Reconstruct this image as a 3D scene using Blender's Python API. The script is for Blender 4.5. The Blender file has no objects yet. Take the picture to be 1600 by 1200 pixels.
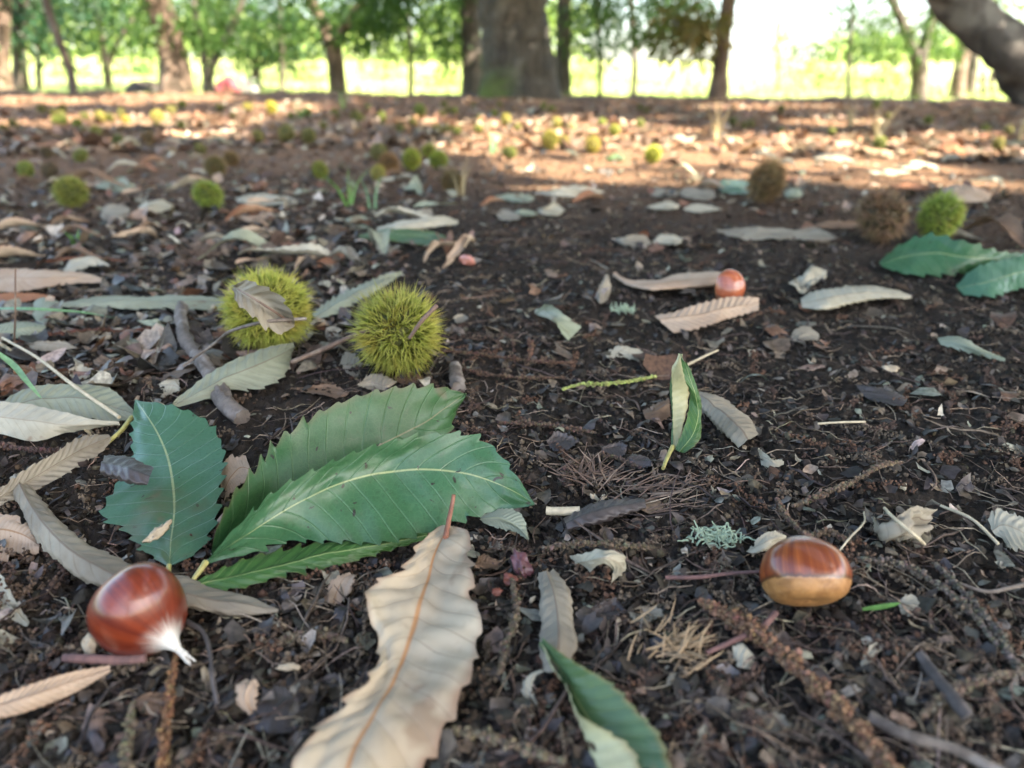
import bpy, math, random
import numpy as np
from mathutils import Vector, Matrix
R_ = math.radians
rng = np.random.default_rng(7)
random.seed(7)
scene = bpy.context.scene
COL = scene.collection

# ------------------------------------------------------------------ camera, sky, sun, exposure
FPX, CX, CY = 1180.0, 800.0, 600.0          # focal length in pixels of the 1600 x 1200 photograph
CAM_H = 0.170
PITCH = math.atan(470.0 / FPX)
cam_d = bpy.data.cameras.new('camera')
cam_d.sensor_width = 9.8
cam_d.lens = 9.8 * FPX / 1600.0
cam_d.clip_start = 0.01
cam_d.clip_end = 2000
cam_d.dof.use_dof = True
cam_d.dof.focus_distance = 0.345
cam_d.dof.aperture_fstop = 2.2
cam = bpy.data.objects.new('camera', cam_d)
cam.location = (0, 0, CAM_H)
cam.rotation_euler = (math.pi / 2 - PITCH, 0, 0)
COL.objects.link(cam)
scene.camera = cam

SUN_EL, SUN_AZ = R_(44), math.atan2(0.78, -0.62)   # azimuth measured from +Y towards +X
SUN = Vector((math.sin(SUN_AZ) * math.cos(SUN_EL), math.cos(SUN_AZ) * math.cos(SUN_EL), math.sin(SUN_EL)))
world = bpy.data.worlds.new('World')
scene.world = world
world.use_nodes = True
wn = world.node_tree
bg = wn.nodes['Background']
sky = wn.nodes.new('ShaderNodeTexSky')
sky.sky_type = 'NISHITA'
sky.sun_disc = False
sky.sun_elevation = SUN_EL
sky.sun_rotation = SUN_AZ
sky.air_density = 1.0
sky.dust_density = 2.5
sky.ozone_density = 1.0
wn.links.new(sky.outputs[0], bg.inputs[0])
bg.inputs[1].default_value = 0.115
sd = bpy.data.lights.new('sun', 'SUN')
sd.energy = 5.0
sd.angle = R_(0.53)
sd.color = (1.0, 0.90, 0.74)
so = bpy.data.objects.new('sun', sd)
so.rotation_euler = (-SUN).to_track_quat('-Z', 'Y').to_euler()
so.location = SUN * 50
COL.objects.link(so)
vs = scene.view_settings
vs.view_transform = 'Standard'
vs.look = 'None'
vs.gamma = 1.0
vs.use_curve_mapping = False
vs.use_white_balance = True
vs.white_balance_temperature = 6800
vs.white_balance_tint = 10
vs.exposure = 3.15
scene.render.engine = 'CYCLES'
scene.cycles.use_denoising = True
scene.cycles.max_bounces = 6
scene.cycles.diffuse_bounces = 3
scene.cycles.transmission_bounces = 3
scene.cycles.sample_clamp_indirect = 8.0
scene.cycles.caustics_reflective = False
scene.cycles.caustics_refractive = False

# ------------------------------------------------------------------ noise and ground height
def _hash(ix, iy, seed):
    h = (ix.astype(np.int64) * 374761393 + iy.astype(np.int64) * 668265263 + seed * 974711) & 0xffffffff
    h = ((h ^ (h >> 13)) * 1274126177) & 0xffffffff
    h = ((h ^ (h >> 16)) * 2246822519) & 0xffffffff
    return ((h ^ (h >> 15)) & 0xffffff) / float(0xffffff) * 2 - 1
def vnoise(x, y, seed=0):
    x = np.asarray(x, float); y = np.asarray(y, float)
    ix = np.floor(x); iy = np.floor(y)
    fx = x - ix; fy = y - iy
    fx = fx * fx * fx * (fx * (fx * 6 - 15) + 10); fy = fy * fy * fy * (fy * (fy * 6 - 15) + 10)
    a = _hash(ix, iy, seed); b = _hash(ix + 1, iy, seed); c = _hash(ix, iy + 1, seed); d = _hash(ix + 1, iy + 1, seed)
    return (a * (1 - fx) + b * fx) * (1 - fy) + (c * (1 - fx) + d * fx) * fy
def fbm(x, y, seed=0, o=3):
    s = 0; a = 1.0; t = 0
    for i in range(o):
        s = s + a * vnoise(x * 2 ** i + 17.3 * i, y * 2 ** i - 9.1 * i, seed + i); t += a; a *= 0.5
    return s / t
def sstep(a, b, x):
    t = np.clip((np.asarray(x, float) - a) / (b - a), 0, 1)
    return t * t * (3 - 2 * t)
def ground_smooth(x, y):
    x = np.asarray(x, float); y = np.asarray(y, float)
    r = np.hypot(x, y)
    h = 0.006 * vnoise(x * 5 + .3, y * 5 + .7, 11)
    h = h + 0.03 * vnoise(x * 0.9 + 3, y * 0.9, 5) * sstep(1.0, 4, r)
    h = h + (0.035 * vnoise(x * 1.7 + 4, y * 1.7, 51) + 0.02 * vnoise(x * 5, y * 5, 52)) * sstep(7, 10.5, r)
    h = h - np.clip(x, -14, 14) * 0.009 * sstep(3, 9, y)
    h = h - 0.30 * sstep(12.0, 17, r) + 0.040 * np.clip(r - 17, 0, 70)
    return h
def ground_h(x, y):
    x = np.asarray(x, float); y = np.asarray(y, float)
    r = np.hypot(x, y)
    near = 1 - 0.55 * sstep(0.7, 2.5, r)
    return ground_smooth(x, y) + near * (0.0042 * fbm(x * 22, y * 22, 21, 3) + 0.0034 * np.abs(fbm(x * 75, y * 75, 31, 3)) + 0.0022 * fbm(x * 260, y * 260, 41, 2)) - 0.002

cp, sp = math.cos(PITCH), math.sin(PITCH)
def ray(px, py):
    a = (px - CX) / FPX; b = (CY - py) / FPX
    return np.array([a, cp + b * sp, -sp + b * cp])
def P(px, py, zmm=0.0):
    """the point seen at a pixel of the photograph that lies zmm millimetres above the smooth ground"""
    d = ray(px, py); z = zmm / 1000.0
    for _ in range(8):
        t = (z - CAM_H) / d[2] if d[2] < -1e-4 else 40.0
        t = min(max(t, 0.02), 40.0)
        q = np.array([0, 0, CAM_H]) + d * t
        z = float(ground_smooth(q[0], q[1])) + zmm / 1000.0
    return q
def PD(px, py, dist):
    """the point seen at a pixel that lies dist metres ahead"""
    d = ray(px, py)
    return np.array([0, 0, CAM_H]) + d * (dist / d[1])
def to_px(q):
    x, y, z = q[..., 0], q[..., 1], q[..., 2] - CAM_H
    dep = np.maximum(y * cp - z * sp, 1e-3)
    up = y * sp + z * cp
    return CX + FPX * x / dep, CY - FPX * up / dep

# ------------------------------------------------------------------ object helpers
def tag(o, label=None, cat=None, group=None, kind=None):
    if label: o['label'] = label
    if cat: o['category'] = cat
    if group: o['group'] = group
    if kind: o['kind'] = kind
    return o
def empty(name, loc=(0, 0, 0)):
    o = bpy.data.objects.new(name, None); o.location = loc; o.empty_display_size = 0.05
    COL.objects.link(o); return o
def build(name, V, F, mat=None, parent=None, smooth=True, uv=None, attrs=None, world_to_parent=True):
    """F: array (n,3) or (n,4), or a list of such arrays"""
    V = np.asarray(V, float)
    Fs = F if isinstance(F, list) else [F]
    Fs = [np.asarray(f, np.int32) for f in Fs if len(f)]
    me = bpy.data.meshes.new(name)
    me.vertices.add(len(V)); me.vertices.foreach_set('co', V.astype(np.float32).ravel())
    loops = np.concatenate([f.ravel() for f in Fs])
    tot = np.concatenate([np.full(len(f), f.shape[1], np.int32) for f in Fs])
    st = np.concatenate([[0], np.cumsum(tot)[:-1]]).astype(np.int32)
    me.loops.add(len(loops)); me.loops.foreach_set('vertex_index', loops)
    me.polygons.add(len(tot)); me.polygons.foreach_set('loop_start', st); me.polygons.foreach_set('loop_total', tot)
    me.polygons.foreach_set('use_smooth', np.full(len(tot), bool(smooth)))
    if uv is not None:
        l = me.uv_layers.new(name='UVMap')
        l.data.foreach_set('uv', np.asarray(uv, np.float32)[loops].ravel())
    for k, a in (attrs or {}).items():
        a = np.asarray(a, np.float32)
        if a.ndim == 1:
            at = me.attributes.new(k, 'FLOAT', 'POINT'); at.data.foreach_set('value', a)
        else:
            at = me.attributes.new(k, 'FLOAT_COLOR', 'POINT')
            at.data.foreach_set('color', np.concatenate([a[:, :3], np.ones((len(a), 1), np.float32)], 1).ravel())
    me.update(calc_edges=True); me.validate()
    o = bpy.data.objects.new(name, me)
    if mat: me.materials.append(mat)
    COL.objects.link(o)
    if parent is not None:
        o.parent = parent
        if world_to_parent:
            o.location = -Vector(parent.location)
    return o
def recenter(o, c):
    """moves the origin of a world-space mesh to c"""
    c = Vector(c)
    o.data.transform(Matrix.Translation(-c)); o.location = c
    return o
def copy_thing(src, name=None):
    c = src.copy(); COL.objects.link(c)
    for ch in src.children:
        k = ch.copy(); COL.objects.link(k); k.parent = c
    return c
def crom(pts, n):
    """Catmull-Rom through the points, n samples, by chord length"""
    p = np.asarray(pts, float)
    if len(p) == 2:
        t = np.linspace(0, 1, n)[:, None]; return p[0] * (1 - t) + p[1] * t
    s = np.concatenate([[0], np.cumsum(np.linalg.norm(np.diff(p, axis=0), axis=1) + 1e-9)]); s /= s[-1]
    m = np.gradient(p, s, axis=0)
    t = np.linspace(0, 1, n); i = np.clip(np.searchsorted(s, t, side='right') - 1, 0, len(p) - 2)
    h = (s[i + 1] - s[i]); w = ((t - s[i]) / h)[:, None]; h = h[:, None]
    return (2 * w**3 - 3 * w**2 + 1) * p[i] + (w**3 - 2 * w**2 + w) * h * m[i] + (-2 * w**3 + 3 * w**2) * p[i + 1] + (w**3 - w**2) * h * m[i + 1]
def tube(pts, rad, n=8):
    p = np.asarray(pts, float); m = len(p)
    rad = np.broadcast_to(np.asarray(rad, float), (m,))
    T = np.gradient(p, axis=0); T /= np.linalg.norm(T, axis=1)[:, None] + 1e-12
    a = np.array([0, 0, 1.0]) if abs(T[0][2]) < .9 else np.array([1.0, 0, 0])
    N = np.zeros_like(p); N[0] = np.cross(T[0], a); N[0] /= np.linalg.norm(N[0])
    for i in range(1, m):
        v = N[i - 1] - T[i] * np.dot(N[i - 1], T[i]); N[i] = v / (np.linalg.norm(v) + 1e-12)
    B = np.cross(T, N)
    th = np.linspace(0, 2 * np.pi, n, endpoint=False)
    V = p[:, None] + rad[:, None, None] * (np.cos(th)[None, :, None] * N[:, None] + np.sin(th)[None, :, None] * B[:, None])
    uv = np.stack(np.broadcast_arrays((th / (2 * np.pi))[None, :], np.linspace(0, 1, m)[:, None]), -1).reshape(-1, 2)
    idx = np.arange(m * n).reshape(m, n)
    a_, b_ = idx[:-1], idx[1:]
    F = np.stack([a_, np.roll(a_, -1, 1), np.roll(b_, -1, 1), b_], -1).reshape(-1, 4)
    V = V.reshape(-1, 3)
    k = len(V)
    V = np.concatenate([V, p[:1], p[-1:], V[:n], V[k - n:k]]); uv = np.concatenate([uv, [[.5, 0], [.5, 1]], uv[:n], uv[k - n:k]])
    r0 = np.arange(n) + k + 2; r1 = r0 + n               # the cut ends have rims of their own, so they shade flat
    c0 = np.stack([np.full(n, k), np.roll(r0, -1), r0], -1)
    c1 = np.stack([np.full(n, k + 1), r1, np.roll(r1, -1)], -1)
    return V, [F, np.concatenate([c0, c1])], uv
class MB:
    """collects pieces that are one mesh"""
    def __init__(s): s.V = []; s.F = {3: [], 4: []}; s.A = {}; s.n = 0; s.uv = []
    def add(s, V, F, uv=None, **at):
        for f in (F if isinstance(F, list) else [F]):
            f = np.asarray(f); s.F[f.shape[1]].append(f + s.n)
        s.V.append(np.asarray(V)); s.n += len(V)
        s.uv.append(np.zeros((len(V), 2)) if uv is None else uv)
        for k, a in at.items(): s.A.setdefault(k, []).append(np.broadcast_to(np.asarray(a, float), (len(V), 3)) if np.ndim(a) == 1 and len(np.atleast_1d(a)) == 3 and len(V) != 3 else np.broadcast_to(a, (len(V),) + np.shape(a)[1:]))
    def build(s, name, mat, parent=None, **kw):
        return build(name, np.concatenate(s.V), [np.concatenate(v) for v in s.F.values() if v], mat, parent, uv=np.concatenate(s.uv), attrs={k: np.concatenate(v) for k, v in s.A.items()}, **kw)
PHI = (1 + 5 ** .5) / 2
ICO_V = np.array([(-1, PHI, 0), (1, PHI, 0), (-1, -PHI, 0), (1, -PHI, 0), (0, -1, PHI), (0, 1, PHI), (0, -1, -PHI), (0, 1, -PHI), (PHI, 0, -1), (PHI, 0, 1), (-PHI, 0, -1), (-PHI, 0, 1)], float)
ICO_V /= np.linalg.norm(ICO_V[0])
ICO_F = np.array([(0, 11, 5), (0, 5, 1), (0, 1, 7), (0, 7, 10), (0, 10, 11), (1, 5, 9), (5, 11, 4), (11, 10, 2), (10, 7, 6), (7, 1, 8), (3, 9, 4), (3, 4, 2), (3, 2, 6), (3, 6, 8), (3, 8, 9), (4, 9, 5), (2, 4, 11), (6, 2, 10), (8, 6, 7), (9, 8, 1)], np.int32)
def blobs(C, rad, jit=.25, squash=(.6, 1.15)):
    """many small angular lumps, one set of arrays"""
    n = len(C); rad = np.broadcast_to(rad, (n,))
    sc = rng.uniform(squash[0], squash[1], (n, 1, 3)) * rad[:, None, None]
    q = rng.normal(size=(n, 4)); q /= np.linalg.norm(q, axis=1)[:, None]
    w, x, y, z = q.T
    M = np.stack([np.stack([1 - 2 * (y * y + z * z), 2 * (x * y - z * w), 2 * (x * z + y * w)], -1), np.stack([2 * (x * y + z * w), 1 - 2 * (x * x + z * z), 2 * (y * z - x * w)], -1), np.stack([2 * (x * z - y * w), 2 * (y * z + x * w), 1 - 2 * (x * x + y * y)], -1)], 1)
    v = ICO_V[None] * (1 + rng.uniform(-jit, jit, (n, 12, 1))) * sc
    v = np.einsum('nij,nkj->nki', M, v) + np.asarray(C)[:, None]
    F = (ICO_F[None] + (np.arange(n) * 12)[:, None, None]).reshape(-1, 3)
    return v.reshape(-1, 3), F

# ------------------------------------------------------------------ material helpers
class NT:
    def __init__(s, name):
        s.m = bpy.data.materials.new(name); s.m.use_nodes = True
        s.t = s.m.node_tree; s.b = s.t.nodes['Principled BSDF']; s.out = s.t.nodes['Material Output']
    def n(s, typ, **kw):
        d = s.t.nodes.new(typ)
        for k, v in kw.items(): setattr(d, k, v)
        return d
    def _in(s, sock, v):
        if hasattr(v, 'is_output'): s.t.links.new(v, sock)
        elif v is not None:
            if isinstance(v, (tuple, list)) and sock.type == 'RGBA' and len(v) == 3: v = (*v, 1)
            sock.default_value = v
    def math(s, op, a, b=None, c=None, clamp=False):
        d = s.n('ShaderNodeMath', operation=op, use_clamp=clamp)
        for i, v in enumerate((a, b, c)):
            if v is not None: s._in(d.inputs[i], v)
        return d.outputs[0]
    def mix(s, f, a, b, mode='MIX'):
        d = s.n('ShaderNodeMix', data_type='RGBA', blend_type=mode)
        s._in(d.inputs[0], f); s._in(d.inputs[6], a); s._in(d.inputs[7], b)
        return d.outputs[2]
    def noise(s, scale, detail=3, vec=None, rough=.55, dist=0):
        d = s.n('ShaderNodeTexNoise'); d.inputs['Scale'].default_value = scale; d.inputs['Detail'].default_value = detail
        d.inputs['Roughness'].default_value = rough; d.inputs['Distortion'].default_value = dist
        if vec is not None: s.t.links.new(vec, d.inputs['Vector'])
        return d.outputs[0]
    def step(s, v, a, b):
        d = s.n('ShaderNodeMapRange', interpolation_type='SMOOTHSTEP')
        s._in(d.inputs[0], v); d.inputs[1].default_value = a; d.inputs[2].default_value = b
        return d.outputs[0]
    def attr(s, name, out='Fac'):
        return s.n('ShaderNodeAttribute', attribute_name=name).outputs[out]
    def coord(s, which='Object'):
        return s.n('ShaderNodeTexCoord').outputs[which]
    def sep(s, v):
        d = s.n('ShaderNodeSeparateXYZ'); s.t.links.new(v, d.inputs[0]); return d.outputs
    def comb(s, x, y, z=0.0):
        d = s.n('ShaderNodeCombineXYZ')
        for i, v in enumerate((x, y, z)): s._in(d.inputs[i], v)
        return d.outputs[0]
    def bump(s, h, strength=.4, dist=.001):
        d = s.n('ShaderNodeBump'); d.inputs['Strength'].default_value = strength; d.inputs['Distance'].default_value = dist
        s.t.links.new(h, d.inputs['Height']); return d.outputs[0]
    def set(s, **kw):
        for k, v in kw.items(): s._in(s.b.inputs[k.replace('_', ' ')], v)
        return s
    def translucent(s, col, fac, normal=None):
        tr = s.n('ShaderNodeBsdfTranslucent'); s._in(tr.inputs[0], col)
        mx = s.n('ShaderNodeMixShader'); mx.inputs[0].default_value = fac
        s.t.links.new(s.b.outputs[0], mx.inputs[1]); s.t.links.new(tr.outputs[0], mx.inputs[2])
        s.t.links.new(mx.outputs[0], s.out.inputs[0])
        return s

def leaf_material(name, top, top2, under, vein, rough=.5, spot=None, spot_cut=.62, nveins=15, vein_mix=.6, edge=None, trans=.18, mott=30, spec=.4, midcol=None, midw=.045, holes=False):
    k = NT(name)
    uvx = k.sep(k.coord('UV')); u, v = uvx[0], uvx[1]
    av = k.math('MULTIPLY', k.math('ABSOLUTE', k.math('SUBTRACT', v, .5)), 2)
    ob = k.coord('Object')
    wob = k.math('MULTIPLY', k.math('SUBTRACT', k.noise(25, 2, ob), .5), .25)
    w = k.math('ADD', k.math('SUBTRACT', k.math('MULTIPLY', u, nveins), k.math('MULTIPLY', av, 1.7)), wob)
    fr = k.math('MULTIPLY', k.math('ABSOLUTE', k.math('SUBTRACT', k.math('FRACT', w), .5)), 2)
    vm = k.math('SUBTRACT', 1, k.step(fr, .0, .13))
    mid = k.math('SUBTRACT', 1, k.step(av, midw * .35, midw))
    veins = k.math('MULTIPLY', vm, vein_mix)
    n1 = k.noise(mott, 5, ob, .6)
    n2 = k.noise(mott * 12, 3, ob)
    base = k.mix(k.step(n1, .36, .64), top, top2)
    geo = k.n('ShaderNodeNewGeometry')
    und = k.mix(k.step(n1, .3, .7), under, tuple(c * .72 for c in under))
    base = k.mix(geo.outputs['Backfacing'], base, und)
    if edge is not None:
        base = k.mix(k.math('MULTIPLY', k.step(k.math('ADD', av, k.math('MULTIPLY', n1, .3)), 1.0, 1.22), .8), base, edge)
    if spot is not None:
        base = k.mix(k.math('MULTIPLY', k.step(k.noise(mott * 1.3, 4, k.coord('UV') if False else ob, .65), spot_cut, spot_cut + .06), .85), base, spot)
    base = k.mix(k.math('MULTIPLY', k.step(n2, .55, .75), .25), base, tuple(c * .55 for c in top))
    col = k.mix(veins, base, vein)
    col = k.mix(k.math('MULTIPLY', mid, min(1, vein_mix + .5)), col, midcol or vein)
    if holes:
        col = k.mix(k.step(k.noise(170, 2, ob, .5, .6), .70, .715), col, (.020, .017, .012))
        col = k.mix(k.math('MULTIPLY', k.step(k.noise(620, 3, ob, .6), .5, .7), .35), col, tuple(c * .6 for c in top2))
        net = k.n('ShaderNodeTexVoronoi', feature='DISTANCE_TO_EDGE'); net.inputs['Scale'].default_value = 420; k.t.links.new(ob, net.inputs['Vector'])
        col = k.mix(k.math('MULTIPLY', k.math('SUBTRACT', 1, k.step(net.outputs['Distance'], .0, .08)), .10), col, vein)
        col = k.mix(k.math('MULTIPLY', k.step(k.noise(mott * .8, 5, ob, .7), .56, .66), .55), col, (.085, .085, .035))
    dust = k.math('MULTIPLY', k.step(k.noise(130, 6, ob, .75), .54, .75), .15 if holes else .28)
    col = k.mix(dust, col, (.15, .125, .095))
    h = k.math('ADD', k.math('MULTIPLY', vm, -.5), k.math('ADD', k.math('MULTIPLY', n2, .35), k.math('MULTIPLY', n1, .5)))
    nb = k.bump(h, .45, .0008)
    rr = k.math('ADD', rough - .1, k.math('MULTIPLY', n1, .25))
    k.set(Base_Color=col, Roughness=rr, Normal=nb)
    k.b.inputs['Specular IOR Level'].default_value = spec
    return k.translucent(col, trans).m

M = {}
GREEN_VEIN = (.34, .40, .16)
M['green'] = leaf_material('green_leaf', (.030, .095, .034), (.022, .066, .016), (.20, .25, .16), (.15, .23, .09), .38, spot=(.10, .07, .045), spot_cut=.57, vein_mix=.16, edge=(.085, .075, .035), trans=.12, mott=11, spec=.36, midcol=(.20, .17, .09), midw=.03, holes=True)
M['green_bluish'] = leaf_material('bluish_green_leaf', (.037, .106, .050), (.022, .070, .018), (.22, .27, .18), (.16, .25, .12), .34, spot=(.10, .08, .05), spot_cut=.68, vein_mix=.16, trans=.10, mott=11, spec=.42, midcol=(.34, .37, .17), midw=.028, holes=True)
M['green_teal'] = leaf_material('dull_teal_green_leaf', (.062, .150, .092), (.044, .116, .056), (.22, .27, .18), (.20, .28, .16), .36, spot=(.13, .10, .06), spot_cut=.64, vein_mix=.14, trans=.10, mott=13, spec=.5, midcol=(.38, .40, .20), midw=.03, holes=True)
M['green_deep'] = leaf_material('deep_green_leaf', (.050, .125, .030), (.030, .080, .022), (.20, .25, .13), GREEN_VEIN, .4, spot=(.12, .07, .03), spot_cut=.6, vein_mix=.2, edge=(.11, .10, .03), trans=.2, mott=22)
M['green_yellow'] = leaf_material('yellowing_green_leaf', (.075, .135, .050), (.055, .105, .055), (.47, .46, .27), (.30, .33, .15), .42, spot=(.14, .10, .04), vein_mix=.2, edge=(.22, .16, .05), trans=.15, mott=24)
M['tan'] = leaf_material('tan_dry_leaf', (.42, .315, .225), (.36, .255, .175), (.40, .31, .22), (.27, .15, .075), .62, spot=(.20, .12, .07), spot_cut=.7, vein_mix=.38, edge=(.26, .16, .10), trans=.12, mott=20, spec=.25)
M['tan_hero'] = leaf_material('tan_dry_leaf_with_orange_midrib', (.46, .385, .275), (.38, .30, .205), (.44, .37, .27), (.27, .20, .13), .62, spot=(.27, .19, .125), spot_cut=.60, vein_mix=.38, midcol=(.44, .21, .085), midw=.06, edge=(.24, .13, .08), trans=.12, mott=16, spec=.25)
M['taupe'] = leaf_material('taupe_dry_leaf', (.275, .240, .178), (.20, .172, .128), (.265, .232, .17), (.16, .12, .085), .62, spot=(.14, .10, .07), spot_cut=.68, vein_mix=.42, trans=.10, mott=24, spec=.25)
M['grey_green'] = leaf_material('grey_green_dry_leaf', (.235, .250, .175), (.185, .195, .135), (.27, .26, .19), (.14, .125, .085), .58, spot=(.13, .10, .07), spot_cut=.68, vein_mix=.4, trans=.10, mott=24, spec=.3)
M['pale'] = leaf_material('pale_dry_leaf', (.40, .365, .275), (.30, .275, .20), (.36, .33, .25), (.27, .22, .15), .58, spot=(.22, .16, .10), vein_mix=.3, trans=.12, mott=24, spec=.3)
M['pale_green'] = leaf_material('pale_green_leaf', (.255, .275, .20), (.19, .215, .145), (.32, .32, .235), (.26, .26, .14), .5, spot=(.16, .14, .08), vein_mix=.3, trans=.14, mott=24)
M['rust'] = leaf_material('rust_dry_leaf', (.27, .125, .065), (.19, .085, .045), (.30, .18, .11), (.13, .06, .035), .6, vein_mix=.3, trans=.12, mott=28, spec=.3)
M['brown'] = leaf_material('brown_dry_leaf', (.185, .115, .07), (.12, .075, .048), (.22, .15, .10), (.09, .055, .035), .58, vein_mix=.35, trans=.08, mott=28, spec=.3)
M['dark'] = leaf_material('dark_rotting_leaf', (.062, .050, .045), (.040, .033, .032), (.075, .058, .050), (.035, .028, .025), .45, spot=(.17, .13, .09), spot_cut=.7, vein_mix=.4, trans=.03, mott=28, spec=.5)

def bark_material(name, c1, c2, c3, scale, moss=None, bumpd=.02):
    k = NT(name)
    ob = k.coord('Object'); x, y, z = k.sep(ob)
    vec = k.comb(k.math('MULTIPLY', x, 1.0), k.math('MULTIPLY', y, 1.0), k.math('MULTIPLY', z, .22))
    n1 = k.noise(scale, 6, vec, .65, .3); n2 = k.noise(scale * 5, 4, vec, .6); n3 = k.noise(scale * .35, 3, ob)
    col = k.mix(k.step(n1, .35, .65), c1, c2)
    col = k.mix(k.math('MULTIPLY', k.step(n3, .5, .66), .7), col, c3)
    col = k.mix(k.math('MULTIPLY', k.step(n2, .5, .8), .4), col, tuple(a * .45 for a in c1))
    if moss is not None:
        mcol, zlim, xlim = moss
        n4 = k.noise(3.2, 5, ob, .7)
        mm = k.math('MULTIPLY', k.math('SUBTRACT', 1, k.step(k.math('ADD', z, k.math('MULTIPLY', n4, 1.1)), zlim + .05, zlim + .65)), k.math('SUBTRACT', 1, k.step(k.math('ADD', x, k.math('MULTIPLY', n4, .7)), xlim + .05, xlim + .5)))
        col = k.mix(k.math('MULTIPLY', mm, .9), col, mcol)
    nb = k.bump(k.math('ADD', n1, k.math('MULTIPLY', n2, .4)), .8, bumpd)
    k.set(Base_Color=col, Roughness=.85, Normal=nb)
    return k.m
M['bark'] = bark_material('grey_brown_bark', (.085, .067, .053), (.045, .036, .030), (.12, .105, .09), 9, bumpd=.04)
M['bark_moss'] = bark_material('mossy_grey_bark', (.090, .074, .058), (.034, .028, .023), (.13, .115, .095), 13, moss=((.085, .12, .018), .52, .0))
M['bark_red'] = bark_material('reddish_brown_bark', (.13, .085, .06), (.07, .047, .036), (.17, .125, .095), 10)
M['bark_lichen'] = bark_material('lichened_dark_bark', (.065, .056, .050), (.028, .025, .023), (.17, .16, .145), 11)
M['stick'] = bark_material('weathered_stick_bark', (.155, .125, .10), (.085, .066, .052), (.25, .22, .19), 160, bumpd=.001)
M['twig'] = bark_material('thin_twig_bark', (.16, .10, .07), (.09, .06, .045), (.26, .20, .15), 200, bumpd=.0006)
M['twig_red'] = bark_material('reddish_twig_bark', (.17, .085, .07), (.10, .055, .05), (.25, .16, .14), 200, bumpd=.0006)
M['twig_dark'] = bark_material('dark_twig_bark', (.06, .05, .045), (.035, .03, .028), (.12, .10, .09), 180, bumpd=.0006)
def plain(name, c, rough=.6, var=.3, scale=300, trans=0, spec=.4):
    k = NT(name); n = k.noise(scale, 4, k.coord('Object'))
    col = k.mix(k.step(n, .3, .7), c, tuple(a * (1 - var) for a in c))
    k.set(Base_Color=col, Roughness=rough, Normal=k.bump(n, .3, .0005)); k.b.inputs['Specular IOR Level'].default_value = spec
    if trans: k.translucent(col, trans)
    return k.m
M['petiole_yellow'] = plain('yellow_green_petiole', (.42, .38, .13), .5)
M['petiole_red'] = plain('reddish_petiole', (.26, .11, .07), .5)
M['petiole_tan'] = plain('tan_petiole', (.36, .25, .14), .6)
M['straw'] = plain('straw_stem', (.50, .42, .28), .55)
M['grass'] = plain('grass_blade', (.13, .28, .06), .45, trans=.3)
M['grass_grey'] = plain('bluish_grass_blade', (.16, .30, .15), .45, trans=.25)
M['grass_dry'] = plain('dry_grass_blade', (.42, .33, .17), .55, trans=.2)
M['lichen'] = plain('pale_green_lichen', (.34, .43, .30), .8)
M['chip'] = plain('pale_wood_chip', (.40, .325, .22), .8)
M['shell_bit'] = plain('purplish_nutshell_fragment', (.115, .045, .048), .3, spec=.5)
M['seed_red'] = plain('flat_red_seed', (.16, .05, .03), .45)

def attr_mat(name, rough=.8, bump=.4, scale=500, trans=0, spec=.3, bd=.0008):
    k = NT(name); n = k.noise(scale, 4, k.coord('Object'))
    c = k.mix(k.step(n, .3, .7), k.attr('tint', 'Color'), (0, 0, 0))
    c = k.mix(.42, c, k.attr('tint', 'Color'))
    k.set(Base_Color=c, Roughness=rough, Normal=k.bump(n, bump, bd)); k.b.inputs['Specular IOR Level'].default_value = spec
    if trans: k.translucent(c, trans)
    return k.m
M['crumb'] = attr_mat('soil_crumbs', spec=.12)
M['flake'] = attr_mat('leaf_flakes', .48, .5, 350, .05, .42)
M['fibre'] = attr_mat('dry_fibres', .65)
M['catkin'] = attr_mat('catkin_florets', .85, .6, 900)
def crown_mat(name, a, b, trans=.35):
    k = NT(name); r = k.attr('rnd')
    col = k.mix(r, a, b)
    k.set(Base_Color=col, Roughness=.45); k.b.inputs['Specular IOR Level'].default_value = .3
    return k.translucent(k.mix(.6, col, (.08, .15, .015)), trans).m
M['crown'] = crown_mat('chestnut_foliage', (.032, .085, .020), (.075, .145, .030))
M['crown_dark'] = crown_mat('dark_foliage', (.014, .05, .024), (.026, .07, .028), .22)
M['crown_light'] = crown_mat('light_foliage', (.20, .30, .07), (.28, .36, .12))
M['crown_orange'] = crown_mat('turning_foliage', (.11, .12, .03), (.20, .13, .055))
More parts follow.
